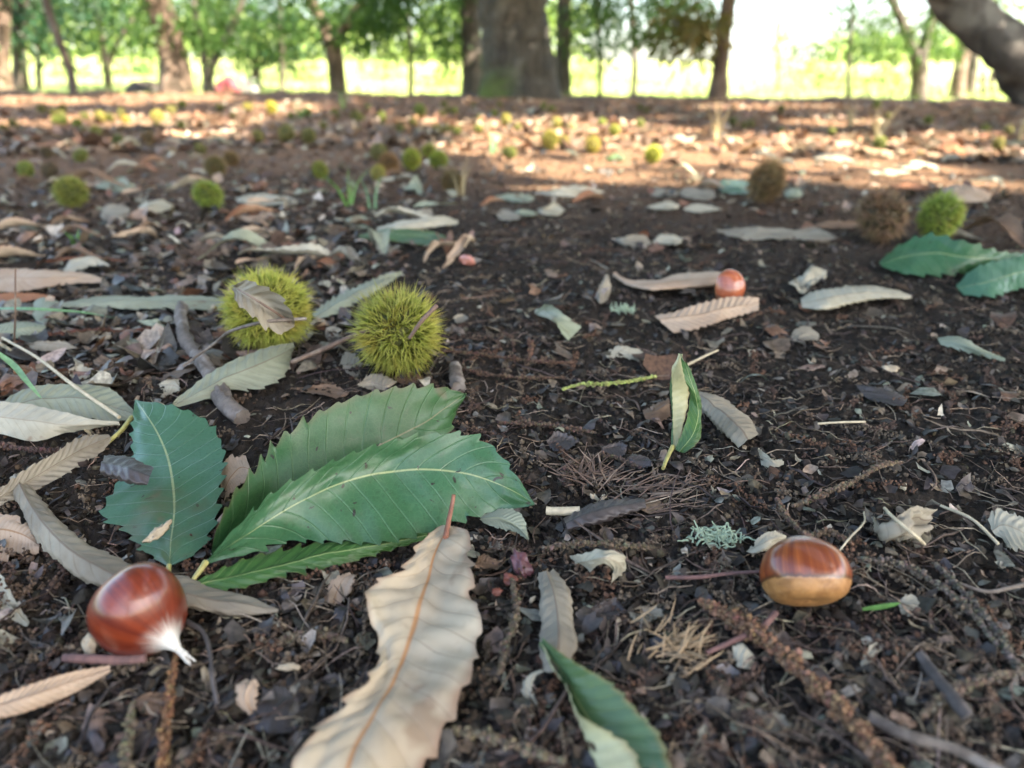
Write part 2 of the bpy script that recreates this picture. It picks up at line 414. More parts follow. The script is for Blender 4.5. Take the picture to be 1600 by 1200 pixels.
# ------------------------------------------------------------------ the ground: one sheet out to the horizon
def ground_sheet():
    fine = np.arange(-52, 52.01, 0.17)
    coarse = np.arange(57, 304, 6.0)
    th = np.radians(np.concatenate([fine, coarse]))
    r = np.concatenate([[0.03], 0.03 * 1.0075 ** np.arange(1, 620)])
    r = np.concatenate([r, r[-1] * 1.03 ** np.arange(1, 178)])
    r = r[r < 600]
    Rr, T = np.meshgrid(r, th, indexing='ij')
    X = Rr * np.sin(T); Y = Rr * np.cos(T)
    Z = ground_h(X, Y)
    far = sstep(6, 14, Rr)
    Z = Z * (1 - far) + ground_smooth(X, Y) * far
    V = np.stack([X, Y, Z], -1).reshape(-1, 3)
    n, m = X.shape
    idx = np.arange(n * m).reshape(n, m)
    a, b = idx[:-1], idx[1:]
    F = np.stack([a, b, np.roll(b, -1, 1), np.roll(a, -1, 1)], -1).reshape(-1, 4)
    c = len(V); V = np.concatenate([V, [[0, 0, float(ground_h(0., 0.))]]])
    cap = np.stack([np.full(m, c), idx[0], np.roll(idx[0], -1)], -1)
    k = NT('soil_and_field')
    ob = k.coord('Object'); x, y, z = k.sep(ob)
    rr = k.math('SQRT', k.math('ADD', k.math('MULTIPLY', x, x), k.math('MULTIPLY', y, y)))
    n1 = k.noise(14, 5, ob, .6); n2 = k.noise(160, 5, ob, .7); n3 = k.noise(700, 3, ob, .6); n4 = k.noise(1.1, 3, ob)
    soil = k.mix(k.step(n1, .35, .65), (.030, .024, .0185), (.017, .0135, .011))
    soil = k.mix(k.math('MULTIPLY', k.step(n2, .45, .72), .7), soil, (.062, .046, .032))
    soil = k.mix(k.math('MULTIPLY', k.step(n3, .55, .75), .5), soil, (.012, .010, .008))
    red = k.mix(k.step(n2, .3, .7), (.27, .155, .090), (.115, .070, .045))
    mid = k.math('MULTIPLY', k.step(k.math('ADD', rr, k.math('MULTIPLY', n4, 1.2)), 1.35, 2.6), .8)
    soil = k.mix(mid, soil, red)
    grass = k.mix(k.step(k.noise(.35, 4, ob), .35, .65), (.24, .32, .09), (.34, .34, .15))
    grass = k.mix(k.math('MULTIPLY', k.step(k.noise(3, 4, ob), .45, .7), .5), grass, (.15, .23, .05))
    gm = k.step(k.math('ADD', rr, k.math('MULTIPLY', k.noise(.8, 3, ob), 2.5)), 13.2, 14.4)
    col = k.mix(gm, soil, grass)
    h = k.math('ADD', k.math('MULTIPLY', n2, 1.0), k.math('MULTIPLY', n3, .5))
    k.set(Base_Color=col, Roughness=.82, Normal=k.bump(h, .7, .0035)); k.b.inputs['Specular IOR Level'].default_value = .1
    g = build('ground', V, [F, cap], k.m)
    tag(g, kind='structure')
ground_sheet()

# ------------------------------------------------------------------ trees
def leaf_cards(C, size, r=None, droop=.5, per=8, spread=.30, asp=.34):
    """sprays of pointed leaves folded along the midrib around the centres C"""
    n = len(C) * per
    c = np.repeat(C, per, 0)
    az = rng.uniform(0, 2 * np.pi, n); el = rng.normal(-droop, .45, n)
    d = np.stack([np.cos(az) * np.cos(el), np.sin(az) * np.cos(el), np.sin(el)], -1)
    c = c + d * rng.uniform(.1, 1, (n, 1)) * spread
    L = size * rng.uniform(.6, 1.25, (n, 1))
    up = np.stack([rng.normal(0, .5, n), rng.normal(0, .5, n), np.ones(n)], -1)
    s = np.cross(d, up); s /= np.linalg.norm(s, axis=1)[:, None] + 1e-9
    nn = np.cross(s, d)
    w = L * asp
    b = c; t = c + d * L - np.array([0, 0, .12]) * L
    m = c + d * L * .5
    l = m + s * w * .5 + nn * w * .18; r_ = m - s * w * .5 + nn * w * .18
    V = np.stack([b, l, t, r_], 1).reshape(-1, 3)
    i = np.arange(n)[:, None] * 4
    F = np.concatenate([i + [[0, 2, 1]], i + [[0, 3, 2]]])
    return V, F, np.repeat(np.clip(rng.uniform(0, 1, len(C)).repeat(per) * .6 + rng.uniform(0, .4, n), 0, 1), 4)
def limb(path, wid, seed, n=90, seg=36, rough=.10, flare=0):
    p = crom(path, n); s = np.linspace(0, 1, n)
    cl = np.concatenate([[0], np.cumsum(np.linalg.norm(np.diff(np.asarray(path, float), axis=0), axis=1))]); cl /= cl[-1]
    rad = np.interp(s, cl, np.asarray(wid, float)) / 2 * .93
    V, F, uv = tube(p, rad, seg)
    k = n * seg
    ax = np.repeat(p, seg, 0); dv = V[:k] - ax
    th = uv[:k, 0] * 2 * np.pi; ss = uv[:k, 1]
    bump = 1 + rough * fbm(np.cos(th) * 2 + seed * 3.1, np.sin(th) * 2 + ss * 6, seed) + rough * .6 * vnoise(th / (2 * np.pi) * 14, ss * 30, seed + 3) + rough * .5 * vnoise(th / (2 * np.pi) * 30, ss * 50, seed + 8)
    if flare:
        fl = np.exp(-ss * 40 / 3.0)
        bump = bump + flare * fl * (1 + .55 * np.cos(th * 5 + seed))
    V[:k] = ax + dv * bump[:, None]
    V[k + 2:k + 2 + seg] = V[:seg]; V[k + 2 + seg:] = V[k - seg:k]
    return V, F, uv
def ellip(px, py, rx, ry, dist, depth, n):
    """n points in an ellipsoid that fills the given ellipse of the photograph at that distance"""
    u = rng.normal(size=(n, 3)); u /= np.linalg.norm(u, axis=1)[:, None]; u *= rng.uniform(.25, 1, (n, 1)) ** .5
    c = PD(px, py, dist); s = dist / math.cos(0) / FPX / cp * 1.0
    return c + u * np.array([rx * s, depth, ry * s])
def tree(name, label, cat, dist, base, limbs, bark, clumps, crown_mat_, group, leaf=.17, leaf_n=1.0, upper=None, flare=.35, ps=1.0):
    """base: px of the foot; limbs: lists of (px, py, width_px); clumps: (px, py, rx, ry, sprays)"""
    q = PD(base[0], base[1], dist); q[2] = float(ground_smooth(q[0], q[1]))
    root = empty(name, q)
    tag(root, label, cat, group)
    s = dist / FPX / cp
    for i, lb in enumerate(limbs):
        pts = [PD(a, b, dist) + np.array([0, rng.normal(0, .05) * (j > 0), 0]) for j, (a, b, w) in enumerate(lb)]
        wd = [w * s * cp for a, b, w in lb]
        if i == 0:
            pts[0] = np.array([pts[0][0], pts[0][1], q[2] - .12])
        V, F, uv = limb(pts, wd, i + int(dist * 10), flare=flare if i == 0 else 0)
        o = build('trunk' if i == 0 else 'limb', V, F, bark, root, uv=uv)
    pts = []
    for (a, b, rx, ry, n) in clumps:
        if n: pts.append(ellip(a, b - 16, rx * 1.1, ry * (1 if ry > 30 else .8), dist, .9 + .02 * dist, int(n * leaf_n * 1.7)))
    for (a, b, rx, ry, n) in (clumps if len(clumps) and ry > 15 and name != 'young_conifer' and name != 'field_shrub' else []):
        for j in range(3):                   # ragged sprays that hang below the mass
            pts.append(ellip(a + rng.uniform(-rx, rx), b + ry * rng.uniform(.3, 1.15), rng.uniform(5, 14), rng.uniform(4, 10), dist, .5, 3))
    if upper:                                # the crown above the picture
        (dx, dz, rx, rz, n) = upper
        u = rng.normal(size=(n, 3)); u /= np.linalg.norm(u, axis=1)[:, None]; u *= rng.uniform(.3, 1, (n, 1)) ** .4
        pts.append(q + np.array([dx, 0, dz]) + u * np.array([rx, rx, rz]))
    if pts:
        V, F, r = leaf_cards(np.concatenate(pts), leaf)
        build('crown', V, F, crown_mat_, root, smooth=False, attrs={'rnd': r})
    return root
GT = 'chestnut trees of the orchard'
tree('chestnut_tree', 'thickest grey trunk in the middle with a mossy green foot', 'tree', 11.0, (808, 150),
     [[(810, 150, 122), (808, 110, 112), (804, 60, 104), (800, 0, 98), (800, -160, 92), (795, -330, 86)],
      [(800, -280, 70), (720, -420, 50), (620, -520, 34)], [(800, -290, 70), (900, -430, 50), (1000, -520, 34)]],
     M['bark_moss'], [], M['crown'], GT, upper=(0, 6.6, 3.4, 1.6, 420), flare=.20)
tree('chestnut_tree', 'dark narrow trunk just behind the left side of the mossy trunk', 'tree', 14.0, (737, 146),
     [[(738, 146, 30), (737, 80, 29), (733, 0, 31), (730, -150, 27), (726, -300, 22)]], M['bark'],
     [(655, 22, 66, 50, 46), (700, 62, 28, 26, 16), (590, 18, 46, 36, 24), (640, -60, 90, 40, 30)], M['crown'], GT, upper=(-.5, 5.5, 2.6, 1.6, 160))
tree('chestnut_tree', 'dark slim trunk just behind the right side of the mossy trunk', 'tree', 15.5, (881, 146),
     [[(881, 146, 25), (880, 80, 22), (881, 0, 20), (884, -150, 18), (888, -280, 14)]], M['bark'],
     [(905, 30, 34, 42, 18), (915, -40, 60, 36, 20)], M['crown'], GT, upper=(.5, 5.2, 2.4, 1.5, 150))
tree('young_tree', 'thin dark sapling stem between the mossy trunk and the bare reddish trunk', 'tree', 15.0, (936, 146),
     [[(937, 146, 7), (936, 70, 6.5), (932, 0, 6), (930, -120, 5)]], M['bark'],
     [(1000, 22, 62, 42, 46), (952, 58, 34, 36, 16), (1050, 30, 40, 34, 24)], M['crown'], GT, upper=(.6, 4.2, 1.8, 1.2, 90), flare=.1)
tree('chestnut_tree', 'bare reddish trunk standing against the white sky right of centre', 'tree', 10.0, (1122, 158),
     [[(1121, 158, 30), (1127, 110, 22), (1131, 60, 23), (1138, 0, 21), (1146, -160, 19), (1150, -300, 15)]], M['bark_red'],
     [(1076, 52, 36, 28, 20), (1100, 20, 26, 22, 9)], M['crown_orange'], GT, upper=(0, 5.4, 2.4, 1.3, 170))
tree('young_conifer', 'slender sapling with sparse layered sprays on the right against the sky', 'tree', 13.0, (1326, 160),
     [[(1327, 160, 7), (1328, 90, 6), (1331, 20, 5), (1332, -60, 3)]], M['bark'],
     [(1330, 12, 34, 20, 26), (1328, 48, 44, 12, 22), (1312, 84, 58, 9, 22), (1290, 20, 22, 12, 6), (1330, -40, 30, 24, 14)], M['crown'], None, leaf=.10, flare=.1)
tree('chestnut_tree', 'pale trunk forking low, behind the leaning trunk at the right', 'tree', 18.0, (1437, 158),
     [[(1437, 158, 27), (1437, 120, 24), (1434, 84, 25)], [(1432, 92, 18), (1412, 40, 14), (1392, 0, 12), (1370, -80, 9)], [(1438, 92, 17), (1452, 40, 14), (1462, 0, 12), (1480, -90, 9)]], M['bark'],
     [(1425, 16, 52, 34, 36), (1396, 76, 34, 20, 14), (1474, 50, 26, 34, 14), (1350, 60, 24, 20, 6)], M['crown'], GT, upper=(0, 4.8, 2.6, 1.4, 130))
tree('chestnut_tree', 'leaning brown trunk of a close pair under the large slanting trunk', 'tree', 20.0, (1494, 158),
     [[(1494, 158, 24), (1500, 110, 20), (1510, 60, 18), (1522, 0, 15)]], M['bark_red'], [(1540, 20, 40, 30, 24)], M['crown'], GT, upper=(1, 5, 2.4, 1.4, 110))
tree('chestnut_tree', 'greyer upright trunk of a close pair under the large slanting trunk', 'tree', 20.6, (1514, 158),
     [[(1512, 158, 16), (1516, 110, 14), (1524, 60, 12), (1540, 0, 10)]], M['bark'], [(1575, 22, 36, 34, 24)], M['crown_light'], GT, upper=(1.6, 5, 2.2, 1.4, 80))
tree('chestnut_tree', 'large lichened trunk slanting across the upper right corner', 'tree', 7.2, (1640, 175),
     [[(1672, 178, 92), (1640, 148, 80), (1604, 116, 72), (1568, 82, 66), (1530, 40, 64), (1494, -4, 62), (1420, -120, 58), (1360, -260, 52), (1330, -400, 44)], [(1360, -270, 36), (1240, -400, 28), (1120, -480, 18)]],
     M['bark_lichen'], [], M['crown'], GT, upper=(-2.6, 4.6, 2.4, 1.2, 260), flare=.25)
tree('chestnut_tree', 'brown trunk forking into two limbs, left of the middle', 'tree', 15.0, (526, 148),
     [[(527, 148, 28), (524, 100, 25), (520, 62, 27)], [(516, 72, 19), (500, 30, 16), (482, 0, 15), (440, -80, 12)], [(524, 72, 18), (548, 30, 13), (566, 0, 12), (600, -90, 9)]], M['bark_red'],
     [(476, 20, 44, 34, 30), (560, 48, 50, 30, 26), (600, 10, 40, 26, 18), (450, 70, 26, 18, 8)], M['crown'], GT, upper=(0, 4.8, 2.6, 1.6, 150))
tree('chestnut_tree', 'stout pale trunk leaning slightly left, with sun on its bark', 'tree', 12.5, (273, 146),
     [[(275, 146, 44), (270, 100, 40), (260, 50, 40), (251, 0, 38), (240, -150, 34), (230, -290, 28)]], M['bark_red'],
     [(225, 20, 26, 30, 10), (300, 30, 24, 30, 10)], M['crown'], GT, upper=(0, 5.6, 2.6, 1.4, 150))
tree('young_tree', 'slim bare stem leaning left, nearest of the left trunks', 'tree', 8.5, (112, 156),
     [[(114, 156, 14), (104, 110, 12), (92, 60, 12), (75, 0, 12), (52, -120, 10)]], M['bark'], [], M['crown'], GT, upper=(-1.2, 4.0, 1.6, 1.0, 70), flare=.12)
tree('chestnut_tree', 'small tree with a narrow V fork left of the stout pale trunk', 'tree', 19.0, (170, 146),
     [[(170, 146, 14), (169, 120, 12), (167, 96, 13)], [(165, 102, 9), (156, 50, 8), (148, 0, 8), (140, -60, 6)], [(168, 102, 10), (190, 60, 8), (216, 22, 7), (240, -20, 6)]], M['bark'],
     [(100, 26, 56, 38, 42), (186, 22, 50, 34, 34), (130, 76, 60, 24, 26), (210, 70, 24, 22, 8)], M['crown'], GT, upper=(0, 4.6, 2.6, 1.4, 120))
tree('chestnut_tree', 'dark tree with a wide V fork right of the stout pale trunk', 'tree', 17.0, (326, 146),
     [[(327, 146, 20), (326, 125, 17), (325, 104, 18)], [(322, 108, 11), (312, 60, 9), (304, 0, 9), (296, -60, 7)], [(328, 108, 13), (352, 60, 10), (374, 10, 10), (396, -50, 8)]], M['bark'],
     [(336, 28, 58, 40, 46), (296, 78, 30, 22, 12), (366, 80, 26, 20, 12)], M['crown'], GT, upper=(0, 4.6, 2.6, 1.4, 130))
tree('chestnut_tree', 'bluish green bushy tree on a short trunk, behind the wide V fork', 'tree', 22.0, (402, 146),
     [[(402, 146, 17), (400, 120, 14), (398, 96, 12), (396, 60, 9)]], M['bark'],
     [(408, 48, 56, 54, 110), (430, 92, 46, 14, 24)], M['crown_dark'], GT, leaf=.2, upper=(0, 3.6, 2.2, 1.4, 90))
tree('chestnut_tree', 'grey trunk second from the left edge of the orchard', 'tree', 13.0, (27, 148),
     [[(28, 148, 25), (27, 100, 20), (29, 50, 18), (32, 0, 18), (36, -150, 15)]], M['bark'],
     [(20, 22, 40, 36, 22), (60, 60, 24, 20, 8)], M['crown_dark'], GT, upper=(0, 4.8, 2.2, 1.4, 120))
tree('chestnut_tree', 'pinkish trunk cut by the left edge of the picture', 'tree', 12.0, (-2, 150),
     [[(0, 150, 40), (2, 100, 30), (6, 50, 24), (2, 0, 22), (-10, -150, 18)]], M['bark_red'],
     [(-30, 20, 40, 40, 14)], M['crown_dark'], GT, upper=(-.5, 4.8, 2.2, 1.4, 100))
tree('young_tree', 'very thin pale sapling in the bright gap right of the bare reddish trunk', 'tree', 24.0, (1216, 152),
     [[(1216, 152, 5), (1215, 90, 4), (1214, 30, 4)]], M['bark'], [(1214, 80, 8, 30, 8), (1240, 40, 14, 40, 8), (1250, 112, 26, 8, 8)], M['crown_light'], GT, leaf=.2, flare=.1)

for (i, px, d, lab) in [(0, 60, 17.5, 'low bough of leaves hanging into the upper left corner'), (1, 250, 20.5, 'low bough of leaves hanging behind the stout pale trunk'), (2, 440, 21.0, 'low bough hanging between the wide V fork and the brown fork'),
                        (3, 640, 18.0, 'low bough of leaves hanging left of the mossy trunk'), (4, 990, 17.0, 'low bough of leaves hanging right of the mossy trunk')]:
    tree('chestnut_tree', 'slim tree, its ' + lab, 'tree', d, (px, 146), [[(px, 147, 9), (px + 2, 90, 8), (px - 3, 20, 8), (px, -120, 7)]], M['bark'],
         [(px, 14, 105, 26, 60), (px - 60, 36, 40, 22, 18), (px + 66, 40, 36, 26, 18), (px, -30, 120, 30, 50)], M['crown'] if i % 2 else M['crown_dark'], GT, flare=.1)
for (px, py, rx, ry, d, n, mt, lab) in [(90, 118, 60, 14, 27, 40, 'crown_light', 'low leafy shrub in the bright field at the far left'), (205, 112, 34, 18, 30, 30, 'crown', 'rounded shrub in the field left of the stout pale trunk'),
        (455, 116, 50, 16, 28, 46, 'crown_light', 'wide yellow green shrub in the field left of the brown fork'), (600, 104, 40, 16, 30, 26, 'crown_light', 'light shrub in the field right of the brown fork'),
        (680, 118, 36, 12, 26, 24, 'crown_light', 'low shrub in the field left of the mossy trunk'), (905, 112, 26, 16, 27, 20, 'crown_light', 'narrow shrub in the field right of the mossy trunk'),
        (1275, 112, 46, 14, 26, 30, 'crown_light', 'sunny shrub in the field left of the conifer sapling'), (1375, 118, 34, 12, 25, 24, 'crown_light', 'sunny shrub in the field right of the conifer sapling')]:
    tree('field_shrub', lab, 'shrub', d, (px, 144), [[(px, 146, 4), (px + 3, py, 3)]], M['bark'], [(px, py + 16, rx, ry, n), (px + rx * .5, py + 6, rx * .5, ry * .9, n // 3)], M[mt], 'shrubs of the bright field', leaf=.2, flare=.1)
# a hanging spray of browned leaves and its twig is part of the bare reddish tree; posts and bits between the trunks
def mound(name, label, cat, px, py, w, h, dist, mat, seed, lumps=7):
    c = PD(px, py, dist); c[2] = float(ground_smooth(c[0], c[1])); s = dist / FPX
    u = np.linspace(0, 2 * np.pi, 48, endpoint=False); t = np.linspace(0, 1, 20)
    U, T = np.meshgrid(u, t)
    rr = np.cos(T * np.pi / 2) ** .6 * (1 + .22 * fbm(np.cos(U) * 1.7 + seed, np.sin(U) * 1.7 + T * 2, seed))
    hh = np.sin(T * np.pi / 2) * (1 + .3 * fbm(np.cos(U) * 1.4 + T * 2, np.sin(U) * 1.4, seed + 5))
    V = np.stack([c[0] + rr * np.cos(U) * w * s / 2, c[1] + rr * np.sin(U) * w * s / 2, c[2] - .05 + hh * (h * s + .05)], -1).reshape(-1, 3)
    idx = np.arange(20 * 48).reshape(20, 48)
    F = np.stack([idx[:-1], np.roll(idx[:-1], -1, 1), np.roll(idx[1:], -1, 1), idx[1:]], -1).reshape(-1, 4)
    return tag(recenter(build(name, V, F, mat), c), label, cat)
mound('brush_mound', 'low dark brush mound left of the stout pale trunk', 'mound', 225, 146, 58, 24, 13.5, M['bark'], 3)
pink = plain('pink_flowering_cover', (.34, .07, .09), .8, .5, 6)
mound('flowering_shrub', 'pink and red shrub at the foot of the wide V fork', 'shrub', 356, 146, 38, 26, 19.0, pink, 9)  # pink thing of unknown kind, modelled as a lumpy heap
def far_box(name, label, cat, px0, px1, py0, py1, dist, depth, mat):
    a = PD(px0, py1, dist); b = PD(px1, py0, dist)
    z0 = float(ground_smooth((a[0] + b[0]) / 2, dist)) - .02
    x0, x1, zt = a[0], b[0], max(b[2], z0 + .15)
    mb = MB()
    n = 7
    for i in range(n):                                   # upright planks of a crate, each a little apart
        w = (x1 - x0) / n
        u0, u1 = x0 + i * w + .006, x0 + (i + 1) * w - .006
        t = zt - .03 * (i % 2)
        V = np.array([(u, v, z) for z in (z0, t) for v in (dist, dist + depth) for u in (u0, u1)])
        mb.add(V, np.array([(0, 2, 3, 1), (4, 5, 7, 6), (0, 1, 5, 4), (2, 6, 7, 3), (0, 4, 6, 2), (1, 3, 7, 5)]))
    o = mb.build(name, mat, smooth=False)
    return tag(recenter(o, ((x0 + x1) / 2, dist, z0)), label, cat)
far_box('wooden_crate', 'small grey planked crate right of the pink shrub', 'crate', 376, 392, 122, 146, 19.5, .5, plain('grey_planks', (.30, .28, .30), .7, .4, 8))
def fence():
    root = empty('rail_fence', PD(1550, 150, 21)); root.location.z = float(ground_smooth(root.location.x, 21))
    tag(root, 'short dark rail fence between the pair of trunks and the slanting trunk', 'fence')
    for px in (1536, 1550, 1564, 1580):
        a = PD(px, 150, 21); a[2] = float(ground_smooth(a[0], 21)) - .05
        b = PD(px, 112, 21)
        V, F, uv = tube(crom([a, b], 5), .05, 8); build('post', V, F, M['bark'], root, uv=uv)
    for py in (122, 138):
        V, F, uv = tube(crom([PD(1528, py + 3, 21), PD(1560, py, 21), PD(1600, py - 2, 21)], 10), .035, 8); build('rail', V, F, M['bark'], root, uv=uv)
fence()

# far tree bank beyond the field: one mass nobody could count
def bank():
    pts = []
    for i in range(520):
        x = rng.uniform(-75, 78); y = rng.uniform(62, 84)
        px = 800 + 1180 * x / y / cp
        hmax = 3.2 + 2.6 * vnoise(x * .08, 3.3, 8)
        if 930 < px < 1320: continue                   # the open gap with white sky
        if px >= 1300: hmax *= .45
        for j in range(3):
            z = float(ground_smooth(x, y)) + rng.uniform(0, max(.4, hmax))
            pts.append((x + rng.normal(0, 1), y + rng.normal(0, 1), z))
    V, F, r = leaf_cards(np.array(pts), .95, per=12, spread=1.3, asp=.55)
    tag(build('distant_woodland', V, F, M['crown_light'], smooth=False, attrs={'rnd': r}), 'sunlit green woodland beyond the bright field', 'woodland', kind='stuff')
bank()
def field_grass():
    n = 9000
    r = rng.uniform(13.6, 34, n); th = rng.uniform(R_(-48), R_(48), n)
    x = r * np.sin(th); y = r * np.cos(th)
    z = ground_smooth(x, y)
    c = np.stack([x, y, z], -1)
    h = rng.uniform(.10, .30, (n, 1)); lean = rng.normal(0, .12, (n, 2))
    az = rng.uniform(0, np.pi, n); s = np.stack([np.cos(az), np.sin(az), 0 * az], -1) * .012
    tip = c + np.concatenate([lean, h], 1)
    mid_ = c + np.concatenate([lean * .35, h * .6], 1)
    V = np.stack([c - s, c + s, mid_ + s * .8, mid_ - s * .8, tip], 1).reshape(-1, 3)
    i = np.arange(n)[:, None] * 5
    tag(build('field_grass', V, [i + [[0, 1, 2, 3]], i + [[3, 2, 4]]], M['crown_light'], attrs={'rnd': rng.uniform(0, 1, n).repeat(5)}), 'tall sunlit grass in the bright field behind the orchard', 'grass', kind='stuff')
field_grass()

# ------------------------------------------------------------------ unseen crowns added overhead, shaped to shade the ground and leave sunlit gaps (they reach over the picture from behind it)
LIT = [  # ellipses of the photograph where the sun reaches the ground
    (60, 157, 60, 7), (205, 156, 40, 8), (300, 152, 60, 6), (440, 168, 50, 8), (160, 184, 60, 8), (280, 190, 130, 11), (30, 192, 60, 5), (400, 178, 30, 8), (330, 210, 60, 6), (120, 228, 30, 5),
    (850, 196, 110, 14), (900, 226, 150, 22), (960, 262, 130, 18), (880, 300, 70, 9), (1080, 232, 130, 14), (1240, 222, 150, 14), (1020, 205, 70, 8), (1420, 236, 130, 12), (1560, 240, 60, 10), (1300, 266, 180, 14),
    (1480, 290, 120, 10), (660, 262, 40, 6), (1180, 166, 90, 4), (1320, 190, 60, 5), (1500, 214, 70, 5), (640, 190, 30, 4), (700, 300, 34, 5), (1120, 290, 60, 6), (560, 300, 36, 5), (420, 330, 40, 5)]
def overhead():
    n = 18000
    ybias = rng.uniform(0, 1, n)
    qy = -1.6 + 18.0 * ybias
    qx = rng.uniform(-1, 1, n) * (2.2 + np.clip(qy, 0, 20) * .85)
    extra = 2600                                        # a closer cover over the nearest ground
    qx = np.concatenate([qx, rng.uniform(-1.6, 1.6, extra)]); qy = np.concatenate([qy, rng.uniform(-.8, 2.0, extra)])
    ey = rng.uniform(9.5, 17, 6500); qx = np.concatenate([qx, rng.uniform(-1, 1, 6500) * (2.2 + ey * .8)]); qy = np.concatenate([qy, ey])
    H = rng.uniform(3.6, 7.0, len(qx))
    s = np.array(SUN)
    C = np.stack([qx, qy, 0 * qx], -1) + s[None] * (H / s[2])[:, None]
    V, F, r = leaf_cards(C, .25, per=5, spread=.30, asp=.42)
    n4 = V.reshape(-1, 4, 3)
    cen = n4.mean(1)
    hit = np.zeros(len(n4), bool)
    for j in range(5):
        v = cen if j == 4 else n4[:, j]
        g = v - s[None] * (v[:, 2] / s[2])[:, None]
        g[:, 2] = ground_smooth(g[:, 0], g[:, 1])
        px, py = to_px(g)
        w = 1 + 1.0 * fbm(g[:, 0] * 3.5, g[:, 1] * 2.2, 77)
        for (a, b, rx, ry) in LIT:
            hit |= (((px - a) / rx / 1.15) ** 2 + ((py - b) / ry) ** 2 < w) & (g[:, 1] > .5)
    keep = ~(hit & (rng.uniform(0, 1, len(g)) < .97))  # leaves that would block sun from the lit ellipses are dropped
    keep &= cen[:, 2] > 2.6
    trunks = [(6.5, -2.5), (2.0, -6.5), (10.5, 3.0), (-3.0, -4.5)]
    own = np.argmin(np.stack([np.hypot(cen[:, 0] - a, cen[:, 1] - b) for a, b in trunks]), 0)
    labels = ['spreading tree right of the camera, its crown shading the near soil', 'tree behind the camera, its crown shading the near soil',
              'broad tree off to the right, its crown shading the far soil', 'tree behind and left of the camera']
    for i, (a, b) in enumerate(trunks):
        root = empty('shade_tree', (a, b, float(ground_smooth(a, b)))); tag(root, labels[i], 'tree', 'shade trees around the camera')  # out-of-view tree added to carry the shading leaves
        V_, F_, uv = limb([(a, b, -.2), (a + .1, b, 1.5), (a, b + .2, 3.2), (a - .3, b + .3, 5.2)], [.62, .5, .42, .3], 50 + i, flare=.3)
        build('trunk', V_, F_, M['bark'], root, uv=uv)
        for j in range(4):
            az = j * 1.6 + i
            V_, F_, uv = limb([(a - .1, b + .2, 3.0 + .3 * j), (a + math.cos(az) * 1.2, b + math.sin(az) * 1.2, 4.2 + .3 * j), (a + math.cos(az) * 3, b + math.sin(az) * 3, 5.2 + .3 * j)], [.26, .18, .08], 60 + i * 4 + j)
            build('limb', V_, F_, M['bark'], root, uv=uv)
        sel = keep & (own == i)
        vv = n4[sel].reshape(-1, 3); m = sel.sum()
        if m == 0: continue
        k = np.arange(m)[:, None] * 4
        build('crown', vv, np.concatenate([k + [[0, 2, 1]], k + [[0, 3, 2]]]), M['crown'], root, smooth=False, attrs={'rnd': r.reshape(-1, 4)[sel].ravel()})
overhead()
